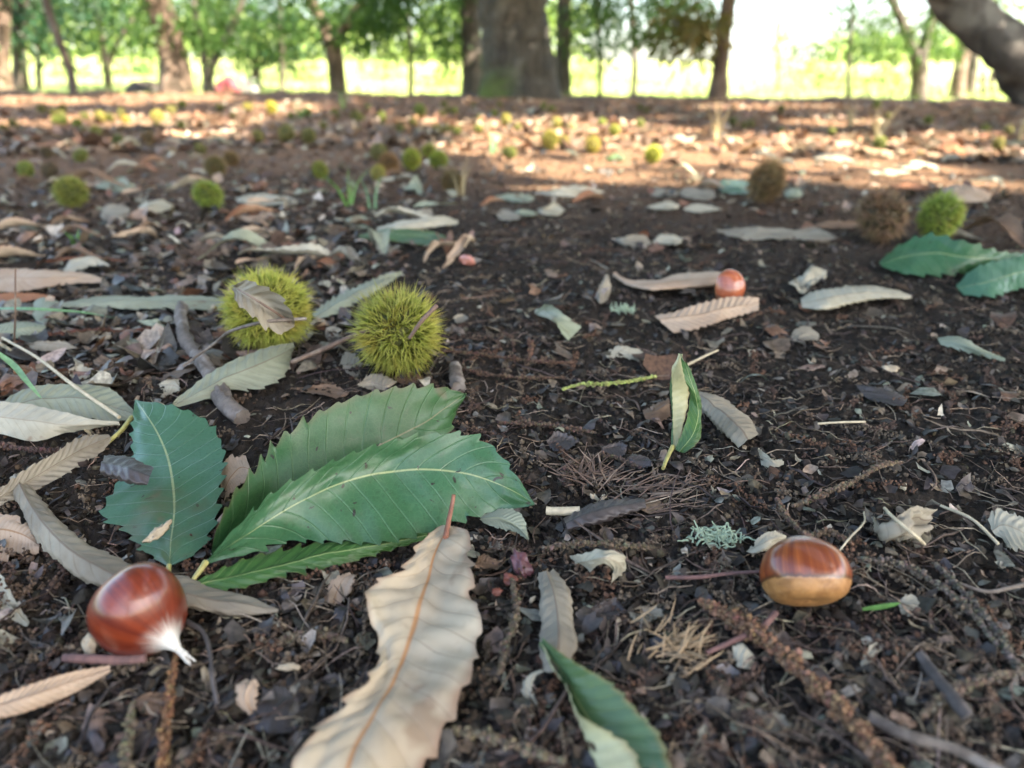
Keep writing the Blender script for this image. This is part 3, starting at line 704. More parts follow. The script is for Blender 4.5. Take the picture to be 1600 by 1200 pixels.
# ------------------------------------------------------------------ leaves that lie where the photograph shows them
def loft(curves, nu=110, nv=20, teeth=0, tooth=.0022, corr=.0006, nveins=15, seed=1, wob=.0012, tl=True, tr=True, shape=1.0, tear=0):
    C = [crom(c, nu) for c in curves]
    K = len(C)
    u = np.linspace(0, 1, nu); v = np.linspace(0, 1, nv)
    S = np.stack(C, 1)                                  # nu, K, 3
    vk = np.linspace(0, 1, K)
    G = np.empty((nu, nv, 3))
    m = np.gradient(S, vk, axis=1) if K > 2 else np.repeat(S[:, 1:] - S[:, :1], 2, 1)
    i = np.clip((v * (K - 1)).astype(int), 0, K - 2); h = 1 / (K - 1); w = (v - vk[i]) / h
    w = w[None, :, None]
    G = (2*w**3 - 3*w**2 + 1) * S[:, i] + (w**3 - 2*w**2 + w) * h * m[:, i] + (-2*w**3 + 3*w**2) * S[:, i + 1] + (w**3 - w**2) * h * m[:, i + 1]
    av = np.abs(v - .5) * 2
    if teeth:
        ph = (u * teeth) % 1.0
        tp = (np.where(ph < .78, (ph / .78) ** 1.8, (1 - ph) / .22) - .35) * tooth * np.clip(np.sin(np.pi * np.clip(u * 1.02, 0, 1)) * 2.5, 0, 1) * (1 + .7 * vnoise(u * teeth, u * 0 + seed, seed))
        width = np.linalg.norm(S[:, 0] - S[:, -1], axis=1)
        tp = tp * np.clip(width / .02, .15, 1)
        for side, on in ((0, tl), (-1, tr)):
            if not on: continue
            e = G[:, 0] - G[:, 2] if side == 0 else G[:, -1] - G[:, -3]
            e = e / (np.linalg.norm(e, axis=1)[:, None] + 1e-9)
            fall = np.clip((av - .72) / .28, 0, 1) ** 1.5 * ((v < .5) if side == 0 else (v > .5))
            fwd = np.gradient(G[:, 0 if side == 0 else -1], axis=0); fwd /= np.linalg.norm(fwd, axis=1)[:, None] + 1e-9
            G = G + (e * .85 + fwd * .6)[:, None] * (tp[:, None] * fall[None])[..., None]
    if tear:
        n = fbm(u[:, None] * 9 + seed, v[None] * 1.5 + seed, seed + 9, 3)
        for side in (0, 1):
            e = (G[:, -1] - G[:, 0]); 
            fall = np.clip((av - .5) / .5, 0, 1) * ((v < .5) if side == 0 else (v > .5))
            G = G + e[:, None] * ((1 if side == 0 else -1) * np.clip(n, 0, 1) * fall[None] * tear)[..., None]
    du = np.gradient(G, axis=0); dv = np.gradient(G, axis=1)
    N = np.cross(du, dv); N /= np.linalg.norm(N, axis=2)[..., None] + 1e-12
    w_ = u[:, None] * nveins - av[None] * 1.7
    cr = (np.abs(np.sin(np.pi * w_)) - .6) * corr * np.clip(av * 3, 0, 1)[None] * np.clip(np.minimum(u, 1 - u) * 8, 0, 1)[:, None]
    mr = -np.exp(-(av / .07) ** 2)[None] * corr * 1.2
    L = np.linalg.norm(np.diff(C[K // 2], axis=0), axis=1).sum()
    wb = fbm(u[:, None] * L * 60 + seed * 7, v[None] * 3 + seed, seed, 2) * wob
    G = G + N * (cr + mr + wb)[..., None]
    idx = np.arange(nu * nv).reshape(nu, nv)
    F = np.stack([idx[:-1, :-1], idx[1:, :-1], idx[1:, 1:], idx[:-1, 1:]], -1).reshape(-1, 4)
    uv = np.stack(np.broadcast_arrays(u[:, None], v[None]), -1).reshape(-1, 2)
    nz = N[nu // 2, nv // 2]
    return G.reshape(-1, 3), F, uv, nz
def PX(c):
    return np.array([P(*p) for p in c])
HERO = []
def leaf(label, mat, curves, group=None, petiole=None, pmat='petiole_tan', prad=.0009, flip=False, cat='leaf', name='chestnut_leaf', **kw):
    if kw.get('nu', 110) <= 50:
        curves = [[(a, b, c_ * .6) for a, b, c_ in cv] for cv in curves]
    if kw.get('nu', 110) <= 50: kw['tear'] = max(kw.get('tear', 0), .22); kw.setdefault('teeth', 5); kw.setdefault('tooth', .002)
    """curves: pixel polylines (px, py, millimetres above the ground) from base to tip, across the blade"""
    V, F, uv, nz = loft([PX(c) for c in curves], **kw)
    nv_ = kw.get('nv', 20); q = len(F) // (nv_ - 1) if len(F) % (nv_ - 1) == 0 else 0
    Fa = F.reshape(-1, nv_ - 1, 4)[:, :max(1, int((nv_ - 1) * (.35 if len(curves) == 4 else 1)))].reshape(-1, 4)   # the upper side faces the camera, or the underside where asked
    n_ = np.cross(V[Fa[:, 1]] - V[Fa[:, 0]], V[Fa[:, 3]] - V[Fa[:, 0]])
    if ((n_ * (np.array([0, 0, CAM_H]) - V[Fa[:, 0]])).sum(1).sum() < 0) != flip: F = F[:, ::-1]
    if len(V) > 1500:
        Gd = V.reshape(-1, nv_, 3); HERO.append(np.concatenate([Gd[::4, 0, :2], Gd[::-4, -1, :2]]))
    c = V.mean(0); c = np.array([c[0], c[1], float(ground_smooth(c[0], c[1]))])
    o = recenter(build(name, V, F, M[mat], uv=uv), c)
    tag(o, label, cat, group)
    if petiole:
        p = crom(PX(petiole), 16)
        V, F, uv = tube(p, np.linspace(prad * 1.1, prad * .8, 16), 8)
        build('petiole', V, F, M[pmat], o, uv=uv)
    return o
def strip(center, width_px, dz=0, lift=.5, round_=1.0):
    """three or five curves of a rolled blade from a centre line: (px, py, z), the width in pixels at each point"""
    c = np.asarray(center, float); n = len(c)
    w = np.broadcast_to(np.asarray(width_px, float), (n,))
    t = np.gradient(c[:, :2], axis=0); t /= np.linalg.norm(t, axis=1)[:, None] + 1e-9
    nn = np.stack([t[:, 1], -t[:, 0]], 1)
    out = []
    for k, zz in ((1, 0), (.8, .65), (0, 1), (-.8, .65), (-1, 0)):
        q = c.copy(); q[:, :2] += nn * (w / 2 * k)[:, None]
        # height in mm of the roll at that pixel width
        dep = np.array([CAM_H / max(1e-3, -ray(*a[:2])[2]) for a in c])
        hh = w / FPX * dep * 1000 * lift * zz * round_
        q[:, 2] = c[:, 2] + hh
        # a raised point shows higher in the picture: keep its place in the outline
        out.append([tuple(a) for a in q])
    return out

# -- the cluster of green leaves
leaf('broad green leaf lying flat and pointing away, left of the two overlapping green leaves', 'green_teal',
     [[(262, 884, 4), (222, 858, 4), (190, 824, 4), (160, 806, 4), (172, 772, 5), (202, 722, 7), (206, 670, 10), (211, 626, 12)],
      [(264, 885, 4), (268, 840, 6), (272, 800, 7), (270, 755, 8), (262, 715, 9), (245, 675, 11), (226, 645, 12), (212, 625, 12)],
      [(266, 886, 4), (302, 868, 4), (332, 826, 5), (344, 770, 7), (348, 700, 9), (318, 654, 12), (266, 634, 14), (213, 625, 12)]],
     group='green chestnut leaves in the front cluster', petiole=[(264, 884, 5), (262, 900, 5), (258, 918, 4)], pmat='petiole_yellow', teeth=15, tooth=.0032, nveins=14, seed=3, corr=.00022)
leaf('green leaf with a browned upper edge, standing behind the front green leaf', 'green',
     [[(328, 862, 8), (352, 800, 20), (395, 738, 28), (450, 676, 33), (520, 634, 38), (600, 609, 40), (680, 604, 36), (729, 614, 28)],
      [(330, 866, 5), (400, 815, 9), (480, 755, 13), (560, 712, 16), (625, 680, 19), (672, 655, 22), (702, 632, 25), (729, 615, 28)],
      [(334, 868, 4), (420, 850, 5), (500, 812, 6), (580, 772, 7), (650, 730, 9), (705, 668, 14), (714, 640, 20), (729, 616, 28)]],
     group='green chestnut leaves in the front cluster', teeth=17, tooth=.0034, nveins=15, seed=5, corr=.00015, wob=.0016)
leaf('large green leaf with a pale midrib, lying in front of the other green leaves', 'green_bluish',
     [[(322, 874, 8), (365, 826, 20), (420, 776, 28), (500, 730, 33), (590, 694, 37), (680, 678, 37), (750, 684, 33), (800, 734, 22), (836, 786, 10)],
      [(320, 878, 6), (380, 838, 14), (440, 800, 20), (520, 760, 24), (600, 738, 25), (680, 734, 24), (750, 746, 20), (800, 766, 15), (836, 788, 10)],
      [(324, 882, 5), (390, 862, 6), (450, 848, 7), (530, 846, 8), (610, 846, 8), (680, 826, 8), (740, 808, 7), (792, 796, 7), (836, 790, 10)]],
     group='green chestnut leaves in the front cluster', petiole=[(322, 878, 7), (312, 892, 6), (302, 906, 4)], pmat='petiole_yellow', prad=.0011, teeth=18, tooth=.0030, nveins=16, seed=8, corr=.00015, wob=.0016)
leaf('dark green leaf lowest in the front cluster, mostly hidden under the large green leaf', 'green_deep',
     [[(300, 914, 4), (370, 880, 5), (440, 858, 6), (520, 846, 6), (600, 838, 5), (668, 830, 5)],
      [(300, 916, 4), (370, 900, 5), (440, 884, 6), (520, 866, 6), (600, 852, 5), (668, 836, 4)],
      [(300, 918, 3), (362, 920, 3), (440, 900, 4), (520, 884, 4), (600, 862, 3), (668, 842, 3)]],
     group='green chestnut leaves in the front cluster', teeth=13, tooth=.004, nveins=13, seed=9)
leaf('pale torn leaf tip poking out under the right end of the large green leaf', 'pale_green',
     [[(752, 806, 5), (790, 796, 8), (815, 806, 8), (826, 842, 3)], [(752, 812, 4), (785, 812, 7), (806, 822, 6), (826, 843, 3)], [(756, 818, 3), (780, 826, 3), (805, 832, 3), (826, 844, 3)]], teeth=6, nu=60, seed=12)

# -- big dry leaves in the foreground
leaf('large tan dry leaf with an orange midrib and wavy edges, nearest the camera', 'tan_hero',
     [[(690, 818, 10), (655, 850, 12), (626, 893, 12), (574, 922, 13), (572, 950, 13), (588, 985, 11), (592, 1012, 10), (578, 1060, 11), (545, 1095, 12), (500, 1135, 13), (468, 1180, 13), (440, 1260, 10), (470, 1360, 6)],
      [(700, 822, 10), (683, 855, 9), (668, 900, 9), (652, 955, 9), (643, 985, 9), (630, 1020, 9), (614, 1060, 10), (596, 1095, 11), (576, 1130, 12), (556, 1165, 12), (540, 1210, 12), (520, 1280, 9), (490, 1370, 6)],
      [(706, 820, 11), (730, 828, 13), (732, 868, 12), (740, 900, 13), (736, 930, 10), (752, 968, 12), (744, 1008, 10), (740, 1045, 11), (722, 1080, 11), (704, 1120, 10), (684, 1160, 8), (656, 1215, 6), (530, 1370, 5)]],
     petiole=[(696, 840, 11), (703, 805, 14), (707, 785, 17), (709, 773, 20)], pmat='petiole_red', prad=.0010, teeth=13, tooth=.0022, nveins=17, seed=14, corr=.0006, wob=.0024, nu=150, nv=28)
leaf('yellowing green leaf folded over to its pale underside at the bottom edge', 'green_yellow',
     [[(846, 998, 12), (884, 1024, 15), (920, 1046, 16), (962, 1074, 16), (1000, 1116, 14), (1026, 1142, 13), (1048, 1205, 11), (1060, 1300, 6)],
      [(845, 1002, 10), (868, 1030, 11), (896, 1066, 11), (920, 1098, 11), (948, 1130, 10), (976, 1165, 9), (1000, 1220, 8), (1050, 1302, 6)],
      [(844, 1006, 7), (858, 1034, 7), (884, 1066, 7), (898, 1105, 7), (914, 1140, 6), (932, 1190, 6), (970, 1250, 5), (1040, 1304, 5)],
      [(845, 1008, 9), (862, 1040, 11), (890, 1078, 13), (906, 1112, 14), (944, 1140, 13), (988, 1172, 12), (1008, 1225, 9), (1045, 1304, 6)]],
     teeth=16, tooth=.0016, nveins=15, seed=16, corr=.0004)
leaf('rolled taupe leaf tube between the large tan leaf and the folded green leaf', 'taupe',
     strip([(854, 892, 4), (866, 930, 4), (872, 975, 4), (872, 1020, 4), (866, 1052, 4)], [22, 44, 54, 60, 36], lift=.35), nveins=10, seed=18, corr=.0007, tear=.12)
leaf('small pale curl of leaf standing beside the rolled taupe leaf', 'pale',
     [[(850, 1046, 12), (838, 1054, 11), (832, 1076, 6), (840, 1102, 3)], [(846, 1050, 11), (826, 1060, 9), (822, 1082, 5), (836, 1102, 3)], [(838, 1052, 8), (818, 1066, 6), (816, 1084, 4), (834, 1104, 3)]], nu=40, seed=20)
leaf('long ribbed taupe leaf rolled into a curving tube behind the chestnut with the white tip', 'taupe',
     strip([(24, 744, 4), (44, 782, 4), (74, 826, 4), (118, 868, 4), (170, 896, 4), (230, 916, 4), (300, 930, 4), (350, 942, 3), (396, 950, 3), (434, 956, 3)], [18, 36, 46, 50, 50, 48, 46, 36, 20, 4], lift=.4), nveins=22, seed=22, corr=.0009, nu=150, teeth=22, tooth=.003)
leaf('grey brown ribbed leaf at the left edge pointing into the green leaf', 'taupe',
     [[(-50, 790, 6), (0, 764, 9), (36, 736, 12), (84, 708, 13), (132, 681, 12), (170, 678, 8)], [(-50, 800, 5), (0, 776, 6), (50, 748, 7), (100, 718, 8), (145, 694, 8), (172, 684, 7)], [(-50, 815, 3), (0, 790, 3), (70, 758, 4), (120, 730, 4), (166, 698, 4), (174, 688, 6)]],
     nveins=16, corr=.0011, seed=24, teeth=14, tooth=.002)
leaf('grey dry leaf with parallel veins, lying behind the folded pale leaf at the left edge', 'grey_green',
     [[(-10, 640, 6), (24, 612, 10), (70, 600, 12), (116, 600, 12), (160, 604, 10), (208, 640, 7)], [(-10, 650, 5), (40, 628, 8), (90, 622, 9), (130, 624, 9), (170, 634, 8), (210, 650, 6)], [(-10, 662, 4), (50, 652, 4), (100, 652, 4), (140, 654, 4), (180, 658, 4), (211, 654, 5)]],
     petiole=[(206, 652, 6), (190, 672, 6), (168, 692, 5)], pmat='petiole_yellow', prad=.0012, nveins=14, corr=.0008, seed=26)
leaf('pale leaf folded along its midrib at the left edge, nearer than the grey veined leaf', 'pale',
     [[(-60, 622, 10), (0, 628, 12), (50, 633, 12), (100, 644, 12), (150, 656, 10), (186, 660, 8)], [(-60, 648, 9), (0, 652, 10), (50, 658, 10), (100, 664, 9), (150, 664, 8), (187, 662, 8)], [(-60, 670, 4), (0, 678, 4), (64, 688, 4), (104, 676, 4), (150, 668, 5), (188, 664, 7)]],
     nveins=12, corr=.0005, seed=28, nv=16)
leaf('grey green leaf arching from under the left front bur toward the green leaf', 'grey_green',
     [[(268, 632, 6), (300, 602, 11), (338, 576, 15), (395, 550, 18), (430, 540, 18), (458, 535, 16)], [(272, 634, 5), (310, 614, 9), (350, 592, 12), (400, 572, 14), (436, 556, 14), (460, 540, 14)], [(280, 636, 4), (322, 624, 6), (360, 610, 6), (404, 608, 4), (430, 598, 4), (462, 545, 10)]],
     nveins=12, corr=.0008, seed=30, teeth=10, tooth=.0025, tl=False)
leaf('greyish leaf lying lengthwise behind the left front bur', 'grey_green',
     [[(90, 474, 4), (150, 464, 7), (220, 462, 8), (290, 460, 8), (352, 468, 6)], [(90, 476, 4), (150, 472, 7), (220, 471, 8), (290, 471, 8), (352, 472, 6)], [(90, 480, 3), (150, 480, 4), (220, 482, 4), (290, 484, 4), (352, 484, 4)]], nveins=14, seed=32, teeth=12)
leaf('serrated grey leaf slanting up behind and between the two front burs', 'grey_green',
     [[(488, 490, 4), (520, 466, 7), (560, 446, 8), (596, 432, 8), (628, 424, 6)], [(492, 496, 4), (524, 476, 7), (562, 456, 8), (598, 440, 7), (628, 426, 5)], [(500, 500, 3), (534, 486, 4), (570, 466, 4), (600, 448, 4), (628, 430, 4)]], nveins=14, seed=34, teeth=14, tooth=.004)
leaf('small pinkish grey leaf stuck on the left front bur', 'taupe',
     [[(360, 446, 62), (388, 438, 68), (410, 448, 68), (432, 460, 64), (450, 482, 56), (461, 504, 44)], [(363, 448, 60), (384, 460, 60), (408, 472, 57), (426, 486, 52), (444, 499, 46), (460, 507, 41)], [(364, 450, 60), (376, 478, 58), (398, 494, 54), (416, 510, 47), (434, 520, 42), (458, 512, 40)]],
     petiole=[(452, 503, 44), (424, 484, 55), (394, 465, 62), (372, 452, 63)], pmat='twig', prad=.0007, nveins=8, corr=.0008, seed=36, teeth=7, tooth=.004)

# -- standing leaf at the right of the middle and the roll behind it
leaf('pale underside of a leaf standing upright on its yellow stalk', 'green_yellow',
     [[(1050, 698, 3), (1050, 650, 17), (1048, 610, 28), (1050, 575, 39), (1062, 552, 46)], [(1052, 700, 2), (1050, 655, 15), (1050, 612, 26), (1054, 578, 38), (1063, 553, 46)], [(1056, 703, 3), (1068, 668, 10), (1076, 624, 20), (1076, 592, 32), (1064, 554, 46)]], 
     group='leaf that stands upright', teeth=8, tooth=.001, seed=38, corr=.0003, petiole=[(1051, 698, 3), (1044, 712, 3), (1036, 732, 2)], pmat='petiole_yellow', prad=.0011, flip=True)
leaf('dark green half of the upright leaf, bulging toward the rolled grey leaf', 'green_deep',
     [[(1054, 702, 3), (1070, 664, 14), (1077, 626, 24), (1072, 594, 36), (1063, 553, 46)], [(1062, 706, 2), (1082, 680, 10), (1090, 640, 20), (1082, 604, 32), (1064, 554, 46)], [(1070, 708, 2), (1090, 692, 7), (1098, 652, 16), (1090, 610, 29), (1065, 555, 46)]],
     teeth=8, tooth=.001, seed=39, corr=.0003)
leaf('rolled grey leaf with a dark open end, right behind the upright leaf', 'taupe',
     strip([(1090, 616, 3), (1112, 632, 3), (1134, 650, 3), (1156, 672, 3), (1168, 690, 3)], [14, 34, 44, 48, 40], lift=.45), nveins=12, seed=40, corr=.0011, tear=.1)
leaf('small brown leaf scrap left of the upright leaf', 'brown',
     [[(1004, 640, 3), (1022, 630, 6), (1044, 618, 7)], [(1006, 648, 3), (1026, 642, 6), (1046, 630, 6)], [(1010, 656, 3), (1030, 658, 3), (1048, 650, 3)]], nu=30, seed=42)

# -- leaves of the middle distance
leaf('pale curled leaf with three points in the middle of the bare soil', 'pale_green',
     [[(838, 482, 5), (850, 486, 14), (862, 494, 16), (872, 512, 12), (888, 532, 4)], [(836, 490, 4), (852, 496, 12), (868, 502, 14), (882, 512, 10), (894, 526, 5)], [(852, 474, 20), (866, 480, 20), (880, 490, 17), (896, 503, 12), (908, 512, 8)]], nu=54, teeth=4, tooth=.002, seed=44)
leaf('rolled tan leaf with a reddish tail, lying behind the small red nut', 'tan',
     strip([(958, 428, 3), (985, 442, 4), (1020, 446, 5), (1060, 440, 5), (1100, 436, 5), (1136, 434, 5)], [4, 9, 16, 22, 24, 20], lift=.4), nveins=12, seed=46, corr=.0006)
leaf('flat ribbed tan leaf in front of the small red nut', 'tan',
     [[(1022, 494, 5), (1060, 484, 9), (1104, 472, 11), (1150, 464, 11), (1186, 466, 9)], [(1030, 502, 5), (1066, 497, 7), (1106, 489, 8), (1148, 480, 8), (1186, 474, 7)], [(1052, 520, 3), (1078, 516, 4), (1110, 508, 4), (1150, 494, 4), (1184, 486, 4)]], nveins=14, corr=.0012, seed=48, teeth=12, tooth=.002)
leaf('long cream leaf curving over the soil right of the small red nut', 'pale',
     strip([(1252, 474, 3), (1280, 470, 5), (1320, 462, 6), (1360, 458, 6), (1400, 460, 5), (1424, 464, 4)], [18, 30, 28, 22, 14, 5], lift=.35), nveins=13, seed=50, corr=.0009)
leaf('short crumpled pale leaf behind the long cream leaf', 'pale',
     [[(1232, 442, 3), (1256, 426, 9), (1276, 418, 9), (1292, 424, 6)], [(1236, 448, 3), (1260, 436, 8), (1280, 430, 8), (1292, 430, 5)], [(1256, 462, 3), (1262, 452, 5), (1278, 442, 5), (1290, 436, 4)]], nu=50, seed=52, wob=.004)
leaf('bluish green leaf sprawling in front of the green bur at the right', 'green_bluish',
     [[(1374, 410, 5), (1404, 384, 20), (1450, 366, 34), (1500, 376, 33), (1560, 392, 24), (1622, 396, 16)], [(1376, 414, 5), (1410, 402, 14), (1456, 396, 20), (1510, 402, 20), (1566, 406, 16), (1622, 402, 12)], [(1380, 418, 4), (1420, 428, 5), (1460, 430, 5), (1516, 426, 6), (1570, 418, 8), (1622, 410, 8)]],
     group='pair of green leaves at the right edge', teeth=12, tooth=.006, seed=54, nveins=12)
leaf('dull green leaf cut by the right edge, just below the sprawling bluish leaf', 'green_teal',
     [[(1494, 444, 5), (1520, 422, 16), (1556, 408, 20), (1600, 398, 20), (1660, 390, 14)], [(1496, 450, 5), (1530, 444, 11), (1570, 432, 13), (1610, 422, 12), (1660, 410, 9)], [(1506, 460, 3), (1540, 464, 4), (1580, 454, 4), (1620, 444, 4), (1662, 436, 4)]],
     group='pair of green leaves at the right edge', teeth=10, tooth=.005, seed=56, nveins=16)
leaf('pale pointed leaf with spiny edge, lying alone at the right', 'pale_green',
     [[(1466, 528, 4), (1490, 526, 7), (1520, 536, 7), (1548, 550, 5), (1570, 562, 3)], [(1466, 532, 4), (1490, 534, 7), (1520, 544, 7), (1548, 554, 5), (1570, 563, 3)], [(1470, 538, 3), (1490, 544, 3), (1520, 552, 3), (1548, 560, 3), (1570, 564, 3)]], teeth=6, tooth=.004, seed=58, nu=60)
leaf('pale leaf bridging over an olive leaf in the centre of the middle distance', 'pale',
     [[(588, 356, 5), (620, 346, 14), (660, 340, 18), (700, 338, 16), (716, 344, 10)], [(590, 360, 5), (622, 353, 12), (662, 348, 15), (700, 345, 13), (716, 348, 10)], [(592, 362, 5), (624, 358, 9), (664, 356, 10), (700, 352, 10), (716, 350, 9)]], seed=60, nveins=11)
leaf('olive leaf under the bridging pale leaf', 'green_yellow',
     [[(560, 366, 4), (600, 358, 8), (640, 358, 9), (680, 362, 8), (704, 378, 4)], [(562, 370, 3), (600, 366, 6), (640, 368, 6), (680, 374, 6), (704, 380, 4)], [(566, 373, 2), (600, 374, 3), (640, 380, 3), (680, 384, 3), (704, 383, 3)]], seed=62)
leaf('broad buff leaf at the left edge of the middle distance', 'tan',
     [[(-40, 428, 6), (10, 418, 10), (70, 422, 10), (120, 424, 8), (160, 434, 4)], [(-40, 440, 5), (10, 434, 7), (70, 436, 8), (120, 434, 6), (160, 438, 4)], [(-40, 458, 3), (10, 456, 4), (60, 452, 4), (110, 444, 4), (160, 442, 3)]], seed=64, nveins=12, tear=.1)
leaf('rust brown leaf edge at the left, just under the broad buff leaf', 'rust',
     [[(-40, 462, 6), (0, 458, 8), (40, 458, 7), (86, 464, 4)], [(-40, 468, 5), (0, 466, 6), (40, 464, 6), (86, 466, 4)], [(-40, 482, 3), (0, 476, 3), (40, 470, 4), (86, 468, 4)]], seed=66)
leaf('pale green leaf piece under the rust brown leaf edge at the left', 'pale_green',
     [[(44, 480, 4), (62, 466, 9), (86, 470, 8), (98, 490, 3)], [(50, 492, 3), (66, 484, 6), (82, 488, 5), (96, 498, 3)], [(60, 506, 2), (72, 504, 3), (84, 506, 3), (94, 504, 3)]], seed=67, nu=40)
leaf('green tinged pale leaf cut by the left edge below the buff leaf', 'pale_green',
     [[(-40, 520, 5), (0, 508, 8), (40, 502, 8), (72, 508, 4)], [(-40, 530, 4), (0, 520, 6), (40, 514, 6), (72, 512, 4)], [(-40, 540, 3), (0, 532, 3), (40, 526, 3), (70, 516, 3)]], seed=68)
leaf('pale crumpled leaf arching at the far left behind the buff leaf', 'pale',
     [[(96, 420, 3), (112, 406, 12), (140, 402, 14), (168, 412, 8)], [(100, 424, 3), (116, 412, 10), (142, 408, 12), (170, 416, 7)], [(112, 426, 3), (122, 420, 8), (146, 414, 9), (172, 420, 5)]], seed=69, nu=50, wob=.003)
leaf('small red brown curled leaf left of the flat pink nut', 'rust',
     [[(478, 416, 3), (500, 406, 8), (520, 397, 8), (538, 394, 6)], [(480, 418, 3), (502, 411, 6), (524, 403, 7), (538, 399, 5)], [(484, 420, 3), (506, 416, 3), (526, 409, 4), (538, 404, 4)]], seed=70, nu=40)
leaf('blackish rolled leaf lying on the left green leaf', 'dark',
     strip([(160, 724, 16), (184, 728, 17), (208, 736, 18), (234, 746, 18)], [30, 36, 38, 26], lift=.4), seed=71, nveins=5, corr=.001, nu=60)
leaf('dark ribbed rolled leaf beside a cut piece of straw', 'dark',
     strip([(884, 820, 3), (920, 806, 4), (960, 795, 4), (1008, 786, 4)], [20, 28, 26, 16], lift=.45), seed=72, nveins=7, corr=.001, nu=70)
leaf('curled buff leaf cupping a dark hollow, right of the rolled taupe tube', 'pale',
     [[(890, 868, 4), (915, 866, 12), (945, 862, 17), (972, 866, 15), (978, 888, 6)], [(900, 880, 4), (920, 876, 13), (946, 872, 18), (966, 880, 13), (970, 898, 5)], [(922, 894, 4), (932, 886, 10), (948, 882, 14), (958, 892, 9), (952, 914, 3)]], seed=73, nveins=7, corr=.0008, nu=60)
leaf('small gold brown crumpled leaf left of the large tan leaf', 'tan',
     [[(500, 944, 3), (512, 912, 8), (528, 896, 10), (548, 890, 8)], [(520, 944, 3), (528, 918, 6), (538, 902, 8), (552, 896, 7)], [(548, 932, 3), (550, 922, 4), (554, 910, 6), (555, 902, 5)]], seed=74, nu=40, wob=.003)
leaf('purplish black leaf flake with a torn edge at the bottom left', 'dark',
     [[(384, 1130, 3), (400, 1100, 6), (424, 1068, 8), (446, 1072, 7)], [(420, 1150, 3), (430, 1120, 5), (450, 1092, 6), (462, 1090, 6)], [(458, 1144, 3), (470, 1128, 3), (476, 1112, 4), (478, 1100, 4)]], seed=75, nu=50, tear=.15)
leaf('pale brown upright leaf scrap beside the purplish black flake', 'tan',
     [[(388, 1118, 3), (366, 1092, 8), (370, 1070, 12), (384, 1060, 12)], [(394, 1116, 3), (384, 1094, 8), (388, 1074, 12), (396, 1064, 12)], [(400, 1112, 3), (402, 1094, 8), (404, 1078, 11), (406, 1068, 11)]], seed=76, nu=40)
leaf('torn pale leaf behind the chestnut with the tan base', 'pale',
     [[(1162, 860, 3), (1178, 844, 10), (1200, 834, 12), (1222, 840, 6)], [(1166, 862, 3), (1186, 852, 9), (1208, 842, 10), (1230, 846, 5)], [(1176, 866, 3), (1196, 862, 4), (1216, 856, 4), (1238, 852, 3)]], seed=77, nu=50, tear=.2, wob=.003)
leaf('rounded pale leaf half cut by the right edge', 'pale',
     [[(1544, 812, 6), (1556, 796, 12), (1582, 800, 12), (1610, 826, 8)], [(1550, 828, 5), (1566, 820, 8), (1588, 828, 8), (1612, 844, 6)], [(1570, 846, 3), (1582, 860, 3), (1600, 862, 3), (1614, 862, 3)]], seed=78, nu=50, nveins=6)
leaf('narrow cream leaf hanging down the left edge', 'pale',
     [[(-20, 880, 8), (0, 896, 8), (20, 930, 7), (46, 972, 3)], [(-24, 896, 6), (-4, 914, 6), (16, 946, 5), (44, 976, 3)], [(-28, 916, 3), (-8, 940, 3), (10, 962, 3), (42, 980, 3)]], seed=79, nu=50)
leaf('buff brown leaf at the left edge under the curving ribbed tube', 'tan',
     [[(-40, 810, 8), (0, 800, 10), (30, 806, 9), (62, 846, 4)], [(-40, 836, 6), (0, 828, 7), (30, 834, 6), (62, 854, 3)], [(-40, 870, 3), (0, 876, 3), (30, 870, 3), (60, 862, 3)]], seed=80, nu=50)
leaf('blurred buff leaf at the bottom left corner', 'tan',
     [[(-30, 1100, 6), (40, 1070, 9), (110, 1050, 8), (172, 1040, 4)], [(-30, 1112, 5), (40, 1090, 7), (110, 1066, 6), (172, 1046, 4)], [(-30, 1128, 3), (40, 1114, 3), (110, 1086, 3), (172, 1052, 3)]], seed=81)
leaf('orange brown leaf scrap between the left green leaf and the big green leaves', 'tan',
     [[(344, 760, 4), (346, 728, 8), (366, 710, 10), (384, 712, 9)], [(352, 766, 3), (362, 744, 6), (378, 730, 7), (392, 734, 6)], [(350, 786, 3), (372, 764, 4), (388, 750, 4), (398, 742, 4)]], seed=82, nu=40)
leaf('crumpled straw coloured leaf remains above the chestnut with the tan base', 'taupe',
     [[(1362, 800, 4), (1380, 816, 13), (1404, 806, 17), (1430, 792, 12), (1452, 800, 6)], [(1376, 822, 4), (1392, 828, 11), (1412, 820, 14), (1434, 808, 10), (1456, 812, 5)], [(1396, 852, 3), (1400, 842, 6), (1420, 836, 7), (1440, 830, 6), (1460, 826, 4)]], seed=83, nu=60, wob=.006, tear=.25)
leaf('round pale scrap beside a green blade, right of the chestnut with the tan base', 'pale',
     [[(1404, 944, 3), (1412, 932, 7), (1430, 930, 7), (1440, 946, 4)], [(1406, 952, 3), (1418, 946, 5), (1432, 946, 5), (1440, 954, 3)], [(1412, 962, 3), (1420, 964, 3), (1432, 964, 3), (1438, 960, 3)]], seed=84, nu=30)
leaf('pale wood chip standing on edge in front of the chestnut with the tan base', 'pale',
     [[(1344, 1036, 3), (1352, 1018, 6), (1370, 1004, 8), (1382, 1005, 7)], [(1346, 1042, 3), (1356, 1030, 5), (1370, 1016, 6), (1380, 1010, 6)], [(1350, 1050, 3), (1360, 1042, 3), (1368, 1028, 4), (1378, 1014, 5)]], seed=85, nu=30, name='wood_chip', cat='chip')
